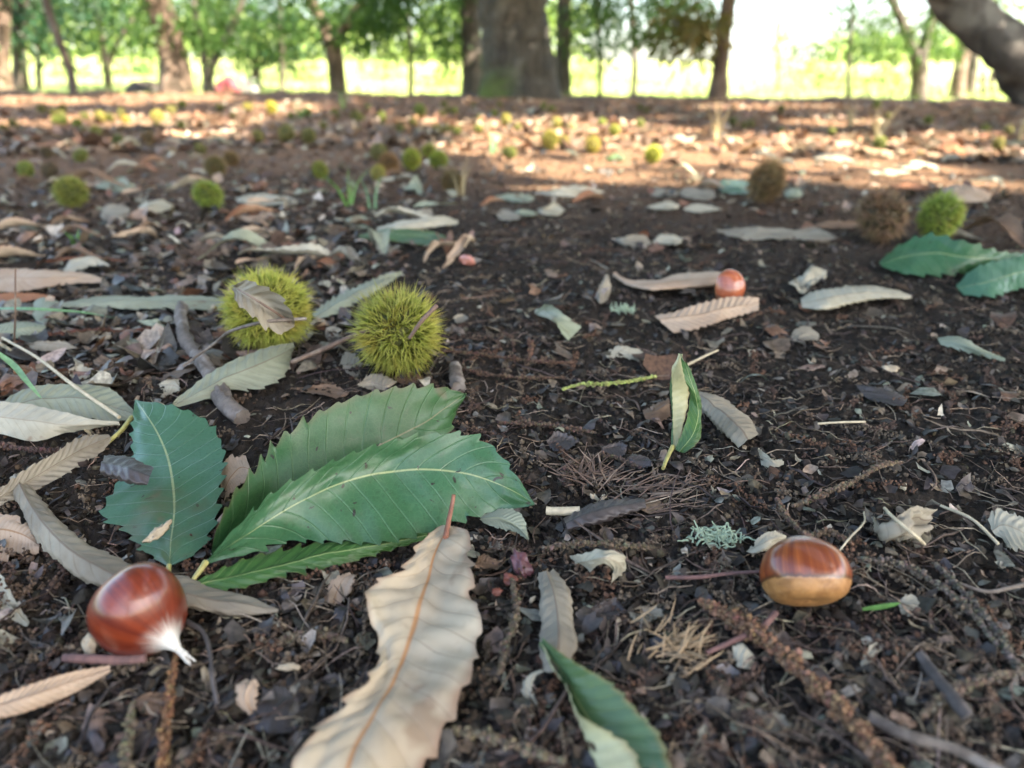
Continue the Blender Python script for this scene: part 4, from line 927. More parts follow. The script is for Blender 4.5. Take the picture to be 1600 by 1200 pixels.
leaf('upright pale scrap in the dry remains left of the thick brown catkin', 'pale',
     [[(1146, 1040, 3), (1146, 1012, 10), (1156, 1004, 12), (1166, 1010, 11)], [(1160, 1044, 3), (1162, 1022, 8), (1168, 1014, 9), (1174, 1020, 8)], [(1180, 1046, 3), (1178, 1034, 5), (1180, 1028, 6), (1182, 1032, 5)]], seed=86, nu=30)
leaf('glossy dark bluish leaf flake in the bare soil at the right', 'dark',
     [[(1338, 604, 3), (1360, 604, 7), (1390, 608, 8), (1418, 622, 4)], [(1345, 612, 3), (1366, 614, 5), (1394, 620, 6), (1416, 628, 4)], [(1356, 622, 2), (1374, 628, 3), (1396, 634, 3), (1410, 634, 3)]], seed=87, nu=40, tear=.2)
leaf('cream leaf scrap with a ragged end in the centre of the bare soil', 'pale',
     [[(944, 552, 3), (960, 543, 7), (990, 544, 7), (1018, 552, 4)], [(946, 556, 3), (962, 550, 5), (992, 554, 5), (1018, 558, 3)], [(950, 560, 3), (968, 558, 3), (996, 564, 3), (1012, 564, 3)]], seed=88, nu=40, tear=.15)
leaf('dark standing curl behind the three pointed pale leaf', 'taupe',
     [[(932, 468, 3), (936, 448, 14), (946, 428, 26)], [(938, 474, 3), (944, 450, 12), (948, 429, 26)], [(950, 468, 3), (954, 446, 13), (951, 430, 26)]], seed=89, nu=40)
leaf('dirty grey leaf flake half buried in the soil right of the flat tan leaf', 'taupe',
     [[(1232, 528, 2), (1244, 514, 7), (1262, 510, 8), (1280, 522, 4)], [(1236, 532, 2), (1250, 524, 5), (1266, 522, 5), (1280, 528, 3)], [(1240, 534, 2), (1254, 533, 3), (1268, 532, 3), (1278, 532, 2)]], seed=90, nu=30)
leaf('small torn pale leaf with an orange end, below the rolled grey leaf', 'pale',
     [[(1182, 698, 3), (1192, 706, 8), (1204, 716, 8), (1222, 716, 4)], [(1186, 710, 3), (1196, 716, 6), (1208, 722, 6), (1224, 722, 4)], [(1190, 728, 2), (1200, 730, 3), (1212, 730, 3), (1224, 728, 3)]], seed=91, nu=40, tear=.2)
for i, (px, py, w, h, mt, lab) in enumerate([
        (180, 290, 50, 26, 'pale_green', 'pale bluish leaf right of the large olive bur at the far left'),
        (180, 335, 44, 26, 'pale_green', 'small blue green leaf standing left of the bright green bur'),
        (245, 322, 60, 22, 'pale', 'wide pale leaf just left of the bright green bur'),
        (420, 312, 110, 22, 'pale', 'long flat pale leaf just right of the bright green bur'),
        (400, 338, 60, 26, 'tan', 'buff leaf in front of the long flat pale leaf'),
        (560, 345, 40, 22, 'pale_green', 'pale green round leaf beside the grass shoots'),
        (645, 292, 28, 30, 'pale_green', 'pale grey leaf standing on end behind the grass shoots'),
        (665, 332, 26, 18, 'pale', 'small round pale leaf near the bridging pale leaf'),
        (805, 308, 62, 18, 'pale_green', 'greenish grey leaf lying across the edge of the sunlit soil'),
        (890, 300, 110, 20, 'pale', 'broad cream leaf at the near edge of the sunlit soil'),
        (795, 336, 40, 18, 'pale', 'small pale leaf at the border of bare soil, left one of three'),
        (822, 332, 36, 16, 'pale_green', 'small pale leaf at the border of bare soil, middle one of three'),
        (860, 328, 44, 20, 'pale', 'small pale leaf at the border of bare soil, right one of three'),
        (1040, 302, 48, 14, 'pale', 'pale oval leaf above another, left of the olive brown bur'),
        (1036, 322, 52, 14, 'pale', 'pale oval leaf below another, left of the olive brown bur'),
        (1098, 326, 62, 16, 'pale', 'pale leaf right of the two pale ovals'),
        (1090, 304, 60, 20, 'pale_green', 'bluish leaf end touching the olive brown bur'),
        (1150, 292, 56, 22, 'green', 'green leaf tucked behind the left side of the olive brown bur'),
        (1240, 304, 30, 18, 'pale_green', 'short bluish leaf right of the olive brown bur'),
        (990, 376, 58, 20, 'pale', 'flat pale leaf in the bare soil, left of a toothed one'),
        (1044, 375, 48, 18, 'pale', 'toothed pale leaf in the bare soil right of a flat one'),
        (1200, 362, 160, 26, 'taupe', 'long grey leaf lying left of the dark brown bur'),
        (1260, 368, 100, 20, 'taupe', 'second grey leaf lapping over the long grey leaf'),
        (1310, 350, 80, 20, 'brown', 'brown leaf touching the dark brown bur from the left'),
        (1510, 300, 80, 34, 'tan', 'tall tan leaf behind the green bur at the right'),
        (1420, 290, 70, 12, 'rust', 'orange red leaf strip in the sunlit soil at the right'),
        (1430, 258, 70, 12, 'pale', 'cream leaf in the sunlit soil at the right, farther one'),
        (1390, 268, 70, 10, 'pale', 'cream leaf in the sunlit soil at the right, nearer one'),
        (1300, 246, 60, 12, 'pale', 'cream leaf in the sunlit soil between the brown bur and the right edge'),
        (960, 246, 36, 12, 'green_yellow', 'flat yellow green leaf in the sunlit soil'),
        (1490, 232, 40, 18, 'rust', 'glowing orange leaf in the sun at the far right'),
        (720, 498, 22, 18, 'pale', 'small round cream leaf right of the right front bur'),
        (1000, 720, 40, 20, 'dark', 'dark flat leaf flake left of the upright leaf stalk'),
        (880, 690, 50, 26, 'dark', 'bluish black flake right of the green leaf tips'),
        (960, 700, 40, 22, 'dark', 'dull dark flake in the centre of the soil'),
        (130, 582, 50, 22, 'pale', 'cream flake behind the grey veined leaf at the left'),
        (150, 525, 50, 16, 'taupe', 'dull grey flake in the litter between the left edge and the grey stick'),
        (80, 540, 80, 22, 'taupe', 'broad dull leaf behind a thin straw at the left'),
        (250, 525, 34, 40, 'tan', 'small beige curled leaf left of the grey stick'),
        (265, 605, 34, 34, 'pale', 'small cream tube beside the arching grey green leaf'),
        (548, 570, 36, 36, 'pale', 'pale leaf scrap under the stalk of the right front bur'),
        (590, 600, 60, 26, 'taupe', 'flaky pale scrap in front of the right front bur'),
        (640, 590, 50, 20, 'brown', 'brown flake at the foot of the right front bur'),
        (500, 610, 90, 20, 'brown', 'long brown flake between the arching leaf and the right front bur'),
        (1100, 1100, 60, 40, 'dark', 'dark flake in the foreground left of the thick brown catkin'),
        (1200, 1130, 70, 40, 'taupe', 'blurred grey flake in the foreground under the thick brown catkin'),
        (950, 955, 60, 40, 'dark', 'dark bent flake under the curled buff leaf'),
        (1010, 960, 60, 40, 'taupe', 'grey flake with a pale tip left of the spiny tan tuft'),
        (1480, 1080, 60, 30, 'dark', 'blackish flake in the lower right corner'),
        (520, 1065, 40, 34, 'dark', 'bluish black flake left of the large tan leaf'),
        (240, 1100, 60, 34, 'brown', 'blurred brown flake below the chestnut with the white tip'),
        (800, 1180, 70, 40, 'dark', 'dark flake at the bottom edge between the tan and the folded green leaf'),
        (765, 880, 50, 30, 'brown', 'purplish brown flake right of the large tan leaf top'),
        (1230, 1010, 40, 30, 'brown', 'brown flake right above the thick brown catkin'),
        (1180, 985, 60, 30, 'taupe', 'dull flake between the thick catkin and the spiny tan tuft')]):
    q = P(px, py, 0)
    h *= .8
    if mt in ('pale', 'pale_green') and i % 3 == 1: mt = 'taupe'
    w2 = w / 2; h2 = h / 2; a = random.uniform(-.25, .25) * h
    zt = np.linalg.norm(q - np.array([0, 0, CAM_H])) * h / FPX * 1000 * random.uniform(.35, .75)
    zt = min(zt, 26)
    ks = [random.uniform(-.25, .25) * h for _ in range(6)]
    leaf(lab, mt, [[(px - w2, py + a, 3), (px - w2 * .4, py - h2 + ks[0], zt), (px + w2 * .4, py - h2 + ks[1], zt * .9), (px + w2, py - a, 3)],
                   [(px - w2, py + a + .4, 3), (px - w2 * .4, py + ks[2] * .5, zt * .6), (px + w2 * .4, py + ks[3] * .5, zt * .6), (px + w2, py - a + .4, 3)],
                   [(px - w2, py + a + .8, 2.8), (px - w2 * .4, py + h2 + ks[4] * .6, 2.5), (px + w2 * .4, py + h2 + ks[5] * .6, 2.5), (px + w2, py - a + .8, 2.8)]],
         nu=60, nv=12, seed=100 + i, teeth=6, tooth=.002, tear=.12 if w < 70 else .05, wob=.002, nveins=9, corr=.0007, group='leaf pieces in the litter',
         name='chestnut_leaf' if w > 45 else 'leaf_piece')
# ------------------------------------------------------------------ chestnut burs
def spine_mat():
    k = NT('bur_spines')
    oi = k.n('ShaderNodeObjectInfo')
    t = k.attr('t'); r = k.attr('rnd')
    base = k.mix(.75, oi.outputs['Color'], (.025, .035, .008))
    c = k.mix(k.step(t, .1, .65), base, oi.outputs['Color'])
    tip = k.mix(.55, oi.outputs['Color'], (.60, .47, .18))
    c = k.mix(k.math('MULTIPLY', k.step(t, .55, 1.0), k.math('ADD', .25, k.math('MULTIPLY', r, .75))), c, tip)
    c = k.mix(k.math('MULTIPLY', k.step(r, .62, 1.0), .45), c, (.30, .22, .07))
    pn = k.noise(2.2, 3, k.coord('Object'))
    c = k.mix(k.math('MULTIPLY', k.step(pn, .50, .68), .6), c, (1.0, .70, .55), 'MULTIPLY')
    c = k.mix(k.math('MULTIPLY', k.math('SUBTRACT', 1, k.step(pn, .34, .46)), .6), c, (.55, .72, .5), 'MULTIPLY')
    k.set(Base_Color=c, Roughness=.5); k.b.inputs['Specular IOR Level'].default_value = .35
    return k.translucent(c, .26).m
M['spines'] = spine_mat()
def husk_mat():
    k = NT('bur_husk'); oi = k.n('ShaderNodeObjectInfo')
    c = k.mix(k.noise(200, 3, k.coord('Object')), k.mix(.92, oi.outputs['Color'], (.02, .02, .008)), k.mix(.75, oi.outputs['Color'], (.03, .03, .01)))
    k.set(Base_Color=c, Roughness=.8); return k.m
M['husk'] = husk_mat()
def bur_data(nc, per, core, L, rad, seed, n=3, tilt=.5):
    """husk and spine arrays of a bur of overall radius about core + L around the origin"""
    g = np.random.default_rng(seed)
    i = np.arange(nc) + .5
    ph = np.arccos(1 - 2 * i / nc); th = np.pi * (1 + 5 ** .5) * i
    D = np.stack([np.cos(th) * np.sin(ph), np.sin(th) * np.sin(ph), np.cos(ph)], -1)
    D += g.normal(0, .05, D.shape); D /= np.linalg.norm(D, axis=1)[:, None]
    d = np.repeat(D, per, 0); m = len(d)
    dirs = d + g.normal(0, tilt, (m, 3)); dirs -= d * np.minimum(0, (dirs * d).sum(1, keepdims=True) - .35)
    dirs /= np.linalg.norm(dirs, axis=1)[:, None]
    b = d * core * .96
    l = L * g.uniform(.55, 1.12, (m, 1))
    bend = g.normal(0, .12, (m, 3))
    ps = [b, b + dirs * l * .5 + bend * l * .3, b + dirs * l + bend * l]
    a = np.cross(dirs, [0.31, .52, .79]); a /= np.linalg.norm(a, axis=1)[:, None]; e = np.cross(dirs, a)
    r = rad * g.uniform(.75, 1.25, (m, 1))
    rings = []
    for p, f in ((ps[0], 1.25), (ps[1], .8)):
        for j in range(n):
            c, s = math.cos(2 * math.pi * j / n), math.sin(2 * math.pi * j / n)
            rings.append(p + (a * c + e * s) * r * f)
    rings.append(ps[2])
    K = 2 * n + 1
    V = np.stack(rings, 1).reshape(-1, 3)
    o = (np.arange(m) * K)[:, None]
    F4 = np.concatenate([o + [[j, (j + 1) % n, n + (j + 1) % n, n + j]] for j in range(n)])
    F3 = np.concatenate([o + [[n + j, n + (j + 1) % n, 2 * n]] for j in range(n)])
    t = np.tile(np.array([0] * n + [.5] * n + [1.0]), m)
    rnd = np.repeat(np.clip(g.uniform(0, 1, nc).repeat(per) * .5 + g.uniform(0, .5, m), 0, 1), K)
    u = np.linspace(0, 2 * np.pi, 24, endpoint=False); v = np.linspace(0.001, np.pi - .001, 14)
    U, W = np.meshgrid(u, v)
    rr = core * .93 * (1 + .06 * np.sin(U * 3 + W * 2) * np.sin(W))
    H = np.stack([rr * np.cos(U) * np.sin(W), rr * np.sin(U) * np.sin(W), rr * np.cos(W)], -1).reshape(-1, 3)
    ix = np.arange(14 * 24).reshape(14, 24)
    HF = np.stack([ix[:-1], np.roll(ix[:-1], -1, 1), np.roll(ix[1:], -1, 1), ix[1:]], -1).reshape(-1, 4)[:, ::-1]
    return (V, [F4, F3], t, rnd), (H, HF)
def make_bur(label, px, py, diam_px, color, data, group, rot=(0, 0, 0), scale=(1, 1, 1), sink=.10, name='chestnut_bur'):
    """px, py: the centre of the ball; its foot rests on the soil"""
    q = P(px, py + diam_px * .36, 0)
    for _ in range(4):
        dep = float((q - np.array([0, 0, CAM_H])) @ np.array([0, cp, -sp]))
        Rb = diam_px / 2 / FPX * dep
        c = P(px, py, (Rb * (1 - sink)) * 1000); q = c
    root = empty(name, (c[0], c[1], float(ground_smooth(c[0], c[1]))))
    tag(root, label, 'bur', group)
    for kind in (0, 1):
        me = data[kind]
        o = bpy.data.objects.new(me.name.split('.')[0], me); COL.objects.link(o); o.parent = root
        o.location = (0, 0, Rb * (1 - sink)); o.rotation_euler = rot
        o.scale = tuple(Rb * s for s in scale); o.color = (*color, 1)
    return root
def bur_meshes(nc, per, L, rad, seed, **kw):
    (V, F, t, r), (H, HF) = bur_data(nc, per, 1 - L, L, rad, seed, **kw)
    a = build('spines', V, F, M['spines'], attrs={'t': t, 'rnd': r}); b = build('husk', H, HF, M['husk'])
    ma, mb = a.data, b.data
    bpy.data.objects.remove(a); bpy.data.objects.remove(b)
    return ma, mb
hero_a = bur_meshes(330, 10, .44, .0098, 1, tilt=.58)
hero_b = bur_meshes(250, 10, .50, .0115, 2, tilt=.44)
mid_b = bur_meshes(150, 8, .44, .02, 3)
small_b = bur_meshes(110, 7, .34, .03, 4)
GREEN, LIME, OLIVE, YELLOW, BROWN, DARKB = (.20, .25, .04), (.25, .34, .05), (.20, .20, .05), (.36, .33, .06), (.22, .14, .07), (.10, .065, .045)
GF = 'two green burs in the front'
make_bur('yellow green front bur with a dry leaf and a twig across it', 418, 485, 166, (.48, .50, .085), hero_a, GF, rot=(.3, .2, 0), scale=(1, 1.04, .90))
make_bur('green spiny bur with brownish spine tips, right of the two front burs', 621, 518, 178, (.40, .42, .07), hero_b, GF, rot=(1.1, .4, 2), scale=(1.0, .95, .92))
GR = 'burs lying in the middle distance'
for (lab, px, py, d, col, dat) in [
        ('dark brown round bur touching a green one at the right', 1378, 337, 94, (.22, .125, .075), mid_b),
        ('green bur behind the bluish leaf, right of the dark brown bur', 1469, 338, 88, (.34, .44, .06), mid_b),
        ('olive brown bur behind the bare soil, left of the dark brown one', 1198, 282, 82, (.27, .165, .075), mid_b),
        ('large dull olive bur at the far left, in front of a dark brown one', 110, 300, 62, (.23, .27, .05), mid_b),
        ('bright green bur alone among pale leaves, left of the grass shoots', 325, 305, 58, LIME, mid_b),
        ('small green bur left of the dark brown bur at the far left', 40, 265, 32, LIME, small_b),
        ('dark brown bur between a green and a large olive bur', 77, 266, 31, DARKB, small_b),
        ('tiny dark brown bur above the other dark brown one', 72, 238, 22, DARKB, small_b),
        ('green bur right of the two dark brown burs', 126, 243, 28, GREEN, small_b),
        ('split olive brown bur, left half of an open pair', 336, 260, 40, (.17, .13, .05), mid_b),
        ('split rusty brown bur, right half of an open pair', 361, 248, 30, (.20, .12, .05), mid_b),
        ('small olive bur above the open brown pair', 313, 232, 22, OLIVE, small_b),
        ('green bur at the top of the grass shoots', 500, 266, 34, (.20, .24, .03), mid_b),
        ('yellow green bur in a group left of the sunlit soil, left of the lime pair', 643, 249, 40, (.28, .34, .03), mid_b),
        ('lime bur in front of a yellowish one left of the sunlit soil', 685, 250, 36, (.24, .32, .03), mid_b),
        ('yellowish bur behind the lime one left of the sunlit soil', 670, 236, 30, (.32, .35, .04), mid_b),
        ('rust brown open bur left of the yellow green group', 608, 254, 40, (.24, .115, .045), mid_b),
        ('small yellow bur in front of the rust brown open bur', 591, 270, 30, YELLOW, small_b),
        ('dull olive bur behind the rust brown open bur', 592, 237, 32, OLIVE, small_b),
        ('brown bur behind grass blades right of the pale standing leaf', 706, 283, 44, (.13, .085, .035), mid_b),
        ('dark green bur at the left border of the sunlit soil', 795, 238, 28, (.13, .17, .025), small_b),
        ('yellow bur in a close pair in the sunlit soil, the larger', 860, 218, 36, YELLOW, mid_b),
        ('yellow bur in a close pair in the sunlit soil, the smaller', 880, 221, 22, YELLOW, small_b),
        ('pale yellow bur in the middle of the sunlit soil', 926, 226, 30, (.44, .37, .06), small_b),
        ('yellow bur behind the close pair in the sunlit soil', 870, 192, 22, YELLOW, small_b),
        ('yellow bur farthest left in the sunlit soil', 790, 186, 22, YELLOW, small_b),
        ('yellow green bur at the right end of the sunlit soil', 1020, 241, 33, (.34, .37, .03), mid_b),
        ('small yellow green bur between the sunlit pair and the bare trunk', 960, 207, 20, (.30, .34, .03), small_b),
        ('small green bur half in shade before the bare reddish trunk', 1000, 193, 17, GREEN, small_b),
        ('yellow bur near the right edge in front of the slanting trunk', 1560, 226, 26, (.33, .31, .06), small_b),
        ('green bur near the dry grass at the right', 1375, 222, 24, GREEN, small_b),
        ('tiny olive bur behind the yellow one at the right edge', 1576, 204, 18, OLIVE, small_b),
        ('olive bur in a row of three, left one', 403, 213, 24, OLIVE, small_b),
        ('olive bur in a row of three, middle one', 447, 209, 34, OLIVE, small_b),
        ('olive bur in a row of three, right one', 482, 212, 32, (.21, .21, .05), small_b),
        ('bright yellow bur in the sunny streak left of the middle', 424, 169, 24, (.50, .45, .03), small_b),
        ('dull yellow bur left of the bright yellow one in the sunny streak', 386, 168, 17, YELLOW, small_b),
        ('yellow bur in the sunny streak in front of the stout pale trunk', 245, 182, 24, YELLOW, small_b),
        ('yellow bur in the sunny streak farther left, beside a green one', 156, 183, 22, YELLOW, small_b),
        ('green bur beside the yellow one in the sunny streak', 171, 184, 18, GREEN, small_b),
        ('orange tinted bur in the sunny streak between two yellow ones', 196, 187, 16, (.45, .32, .03), small_b),
        ('dark green bur in shade below the sunny streak', 185, 219, 22, (.10, .14, .03), small_b),
        ('brown bur in shade below the sunny streak', 231, 215, 24, (.18, .10, .045), small_b),
        ('small green bur in shade at the left, right of a darker pair', 150, 205, 20, GREEN, small_b),
        ('olive bur of a close pair at the far left, upper one', 20, 194, 16, OLIVE, small_b),
        ('olive bur of a close pair at the far left, lower one', 33, 200, 20, (.12, .13, .04), small_b)]:
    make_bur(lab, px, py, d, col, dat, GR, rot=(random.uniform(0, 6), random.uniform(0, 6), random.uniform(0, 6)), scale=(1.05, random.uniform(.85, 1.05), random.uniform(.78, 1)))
for (px, py, d) in [(98, 187, 18), (120, 190, 19), (270, 170, 15), (283, 196, 16), (656, 172, 24), (625, 197, 17), (682, 195, 19), (700, 198, 19), (700, 172, 12), (555, 180, 20), (563, 188, 16), (523, 178, 20), (892, 199, 17), (862, 170, 14), (1145, 190, 18), (1300, 205, 14), (1450, 188, 18), (1540, 200, 16), (5, 200, 16), (1000, 168, 12), (505, 196, 16), (740, 162, 11), (575, 160, 11), (620, 158, 10), (455, 182, 14), (1010, 172, 11)] + [(random.choice([random.uniform(60, 720), random.uniform(60, 720), random.uniform(720, 1560)]), random.uniform(160, 205), random.uniform(11, 17)) for _ in range(40)]:
    make_bur('tiny green bur far back on the orchard floor', px, py, d, random.choice([GREEN, OLIVE, LIME, OLIVE, (.14, .16, .03)]), small_b, 'tiny far burs on the orchard floor', rot=(random.uniform(0, 6), 0, random.uniform(0, 6)), scale=(1, 1, .92))

# ------------------------------------------------------------------ chestnuts
def nut_mat(name, dark, light, fuzz, scar=0):
    k = NT(name)
    uvx = k.sep(k.coord('UV')); u, v = uvx[0], uvx[1]
    ang = k.math('MULTIPLY', u, 2 * math.pi)
    vec = k.comb(k.math('COSINE', ang), k.math('SINE', ang), k.math('MULTIPLY', v, .10))
    st = k.noise(9, 4, vec, .6); st2 = k.noise(26, 3, vec, .6)
    ob = k.coord('Object')
    col = k.mix(k.step(st, .28, .75), dark, light)
    col = k.mix(k.math('MULTIPLY', k.step(st2, .45, .75), .28), col, tuple(a * .6 for a in dark))
    col = k.mix(k.math('MULTIPLY', k.math('SUBTRACT', 1, k.step(v, .16, .42)), .55), col, tuple(min(1, a * 1.8) for a in light))
    if scar:                                             # the ragged upper rim of the base scar runs up onto the shell
        e = k.math('ADD', v, k.math('MULTIPLY', k.math('SUBTRACT', k.noise(7, 5, k.comb(k.math('COSINE', ang), k.math('SINE', ang), 0.0), .7), .5), .06))
        col = k.mix(k.math('SUBTRACT', 1, k.step(e, scar + .012, scar + .05)), col, (.075, .030, .012))
        col = k.mix(k.math('SUBTRACT', 1, k.step(e, scar - .004, scar + .014)), col, (.33, .16, .055))
    if fuzz:
        fz = k.step(k.math('ADD', v, k.math('MULTIPLY', k.math('SUBTRACT', k.noise(34, 3, vec, .7), .5), .42)), .77, .96)
        col = k.mix(k.math('MULTIPLY', fz, .92), col, (.62, .60, .54))
        rough = k.math('ADD', k.math('MULTIPLY', k.noise(40, 3, ob), .16), k.math('ADD', .24, k.math('MULTIPLY', fz, .5)))
    else:
        rough = k.math('ADD', .16, k.math('MULTIPLY', k.noise(40, 3, ob), .14))
    k.set(Base_Color=col, Roughness=rough, Normal=k.bump(st2, .06, .0005))
    k.b.inputs['Coat Weight'].default_value = .3; k.b.inputs['Coat Roughness'].default_value = .06
    return k.m
def hilum_mat():
    k = NT('chestnut_base_scar'); ob = k.coord('Object')
    n = k.noise(160, 5, ob, .7, .6); n2 = k.noise(600, 4, ob, .6)
    c = k.mix(k.step(n, .35, .65), (.36, .175, .058), (.22, .10, .032)); c = k.mix(k.math('MULTIPLY', k.step(n2, .55, .75), .5), c, (.42, .26, .12))
    k.set(Base_Color=c, Roughness=.55, Normal=k.bump(n, .5, .0006)); return k.m
M['nut_a'] = nut_mat('glossy_chestnut_shell_dark', (.090, .013, .007), (.18, .030, .010), True)
M['nut_b'] = nut_mat('glossy_chestnut_shell_amber', (.11, .020, .009), (.27, .070, .016), True, .40)
M['nut_red'] = nut_mat('glossy_chestnut_shell_red', (.24, .055, .025), (.38, .11, .045), False)
M['hilum'] = hilum_mat()
M['fuzz'] = plain('silky_white_tip', (.60, .57, .50), .8, .3, 600)
def nut(label, c, axis, side, Rr, shell, prof, hil_t, flat=(.80, .62), name='chestnut', tip=True, wide=1.0):
    """axis: from the base scar to the tip; side: the wide direction"""
    ax = Vector(axis).normalized(); sx = Vector(side); sx = (sx - ax * sx.dot(ax)).normalized(); sy = ax.cross(sx)
    Mx = np.array([sx, sy, ax]).T
    p = crom(prof, 64); n = 72
    tt = np.linspace(0, 1, 64)
    th = np.linspace(0, 2 * np.pi, n, endpoint=False)
    ys = np.where(np.sin(th) > 0, flat[0], flat[1])
    sq = (np.abs(np.cos(th)) ** 2.3 + np.abs(np.sin(th)) ** 2.3) ** (-1 / 2.3)
    X = p[:, 1:2] * (np.cos(th) * sq)[None] * wide; Y = p[:, 1:2] * (np.sin(th) * sq * ys)[None]; Z = np.repeat(p[:, :1], n, 1)
    Z = Z + .05 * np.cos(th * 2)[None] * np.clip(p[:, 1:2], 0, 1) ** 2
    wobble = 1 + .018 * fbm(np.cos(th)[None] * 2 + Z * 1.5, np.sin(th)[None] * 2, 3)
    V = np.stack([X * wobble, Y * wobble, Z], -1).reshape(-1, 3) * Rr
    V = V @ Mx.T
    uv = np.stack(np.broadcast_arrays((th / (2 * np.pi))[None], tt[:, None]), -1).reshape(-1, 2)
    idx = np.arange(64 * n).reshape(64, n)
    F = np.stack([idx[:-1], np.roll(idx[:-1], -1, 1), np.roll(idx[1:], -1, 1), idx[1:]], -1)
    cut = int(hil_t * 63)
    root = empty(name, c); tag(root, label, 'chestnut', 'loose chestnuts on the soil')
    a = build('shell', V, F[cut:].reshape(-1, 4), shell, root, uv=uv, world_to_parent=False)
    # the base scar stands a hair proud of the shell and has a ragged rim
    hv = V.reshape(64, n, 3)[:cut + 1].reshape(-1, 3); k = (cut + 1) * n
    hi = np.arange(k).reshape(cut + 1, n)
    hf = np.stack([hi[:-1], np.roll(hi[:-1], -1, 1), np.roll(hi[1:], -1, 1), hi[1:]], -1).reshape(-1, 4)
    bmp = 1 + .004 + .014 * fbm(hv[:, 0] * 900, hv[:, 1] * 900 + hv[:, 2] * 700, 9)[:, None]
    build('base_scar', hv * bmp, hf, M['hilum'], root, uv=uv[:k], world_to_parent=False)
    if tip:
        pr = np.array([prof[-1][0], 0]) * Rr
        base = np.array(ax) * (prof[-1][0] - .22) * Rr
        mb = MB()
        for j in range(9):
            d = np.array(ax) + rng.normal(0, .05, 3) + np.array([0, 0, -.10])
            L = Rr * rng.uniform(.35, .62)
            pts = crom([base, base + d * L * .5, base + d * L + rng.normal(0, .04, 3) * Rr], 6)
            V2, F2, u2 = tube(pts, np.linspace(.06, .014, 6) * Rr, 6); mb.add(V2, F2, u2)
        mb.build('silky_tip', M['fuzz'], root, world_to_parent=False)
    return root
PROF_A = [(-.66, .01), (-.66, .3), (-.62, .55), (-.48, .80), (-.2, .98), (.08, 1.0), (.34, .88), (.56, .66), (.72, .42), (.84, .25), (.98, .14), (1.10, .08)]
PROF_B = [(-.56, .01), (-.60, .3), (-.60, .58), (-.52, .80), (-.30, .97), (-.02, 1.04), (.28, .98), (.54, .84), (.74, .62), (.88, .38), (.95, .16), (.97, .02)]
c1 = P(222, 953, 15.5); t1 = P(306, 1010, 7.0)
nut('glossy dark red chestnut with a white silky tip, at the lower left', c1, t1 - c1 + np.array([0, -.006, 0]), (-.5, .0, 1.0), .0176, M['nut_a'], PROF_A, .22, flat=(.86, .78))
c2 = P(1258, 900, 13.2)
nut('glossy chestnut showing its tan base scar, at the lower right', c2, (.02, .74, .62), (1, 0, .02), .0141, M['nut_b'], PROF_B, .40, flat=(.86, .90), tip=False)
c3 = P(1138, 449, 11.0)
nut('small reddish chestnut lying on the ribbed tan leaf', c3, (.75, -.45, .1), (.2, .2, 1), .0145, M['nut_red'], PROF_B, .3, tip=False, flat=(.85, .85))
M['nut_pink'] = nut_mat('pink_brown_flat_chestnut_shell', (.36, .13, .09), (.46, .19, .13), False)
c4 = P(730, 407, 5.0)
nut('flat pink brown undeveloped chestnut with a pale rim, alone on the soil', c4, (-.45, -.55, -.35), (.9, -.4, .2), .0100, M['nut_pink'], [(-.28, .01), (-.28, .5), (-.2, .85), (0, 1.0), (.2, .85), (.34, .5), (.5, .15), (.6, .05)], .3, tip=False, flat=(.62, .62))

# ------------------------------------------------------------------ twigs, stems, catkins, small finds
def rod(name, label, cat, pts, r0, r1, mat, n=24, seg=10, knots=0, group=None, rough=.12):
    p = crom(PX(pts), n)
    s = np.linspace(0, 1, n)
    V, F, uv = tube(p, r0 + (r1 - r0) * s, seg)
    k = n * seg; ax = np.repeat(p, seg, 0); th = uv[:k, 0] * 6.28
    f = 1 + rough * fbm(np.cos(th) * 1.5 + s.repeat(seg) * 12, np.sin(th) * 1.5, int(pts[0][0]) % 97) + rough * .9 * fbm(np.cos(th) * 4 + s.repeat(seg) * 45, np.sin(th) * 4, 7)
    if knots: f = f + .25 * np.clip(np.sin(s * knots * 6.28), .7, 1).repeat(seg) - .175
    V[:k] = ax + (V[:k] - ax) * f[:, None]
    V[k + 2:k + 2 + seg] = V[:seg]; V[k + 2 + seg:] = V[k - seg:k]
    o = build(name, V, F, M[mat], uv=uv); c = p[n // 2]
    return tag(recenter(o, (c[0], c[1], float(ground_smooth(c[0], c[1])))), label, cat, group)
rod('stick', 'weathered grey stick bending under the arching grey green leaf', 'stick', [(283, 478, 10), (284, 500, 10), (290, 530, 8), (312, 560, 7), (338, 596, 6), (362, 640, 6), (378, 652, 5)], .0040, .0046, 'stick', n=80, seg=24, knots=3, rough=.30)
rod('stick', 'short cut stub of stick right in front of the right front bur', 'stick', [(711, 572, 4), (713, 590, 4), (716, 606, 4)], .0036, .0040, 'stick', n=40, seg=24, rough=.28)
rod('twig', 'brown twig running from the arching leaf to the right front bur', 'twig', [(455, 566, 12), (500, 548, 18), (540, 530, 26), (580, 514, 36)], .0013, .0016, 'twig', knots=3, group='twigs at the front burs')
rod('twig', 'thin grey twig resting across the left front bur', 'twig', [(286, 572, 8), (330, 540, 20), (370, 514, 40), (420, 502, 48), (478, 498, 44)], .0008, .0010, 'stick', group='twigs at the front burs')
rod('twig', 'short twig sticking up from the right side of the right front bur', 'twig', [(640, 528, 52), (660, 500, 62), (682, 478, 66)], .0009, .0012, 'twig', group='twigs at the front burs')
rod('twig', 'purplish twig lying under the chestnut with the white tip', 'twig', [(100, 1028, 4), (150, 1030, 5), (190, 1031, 5), (228, 1028, 5)], .0014, .0016, 'twig_red', knots=2)
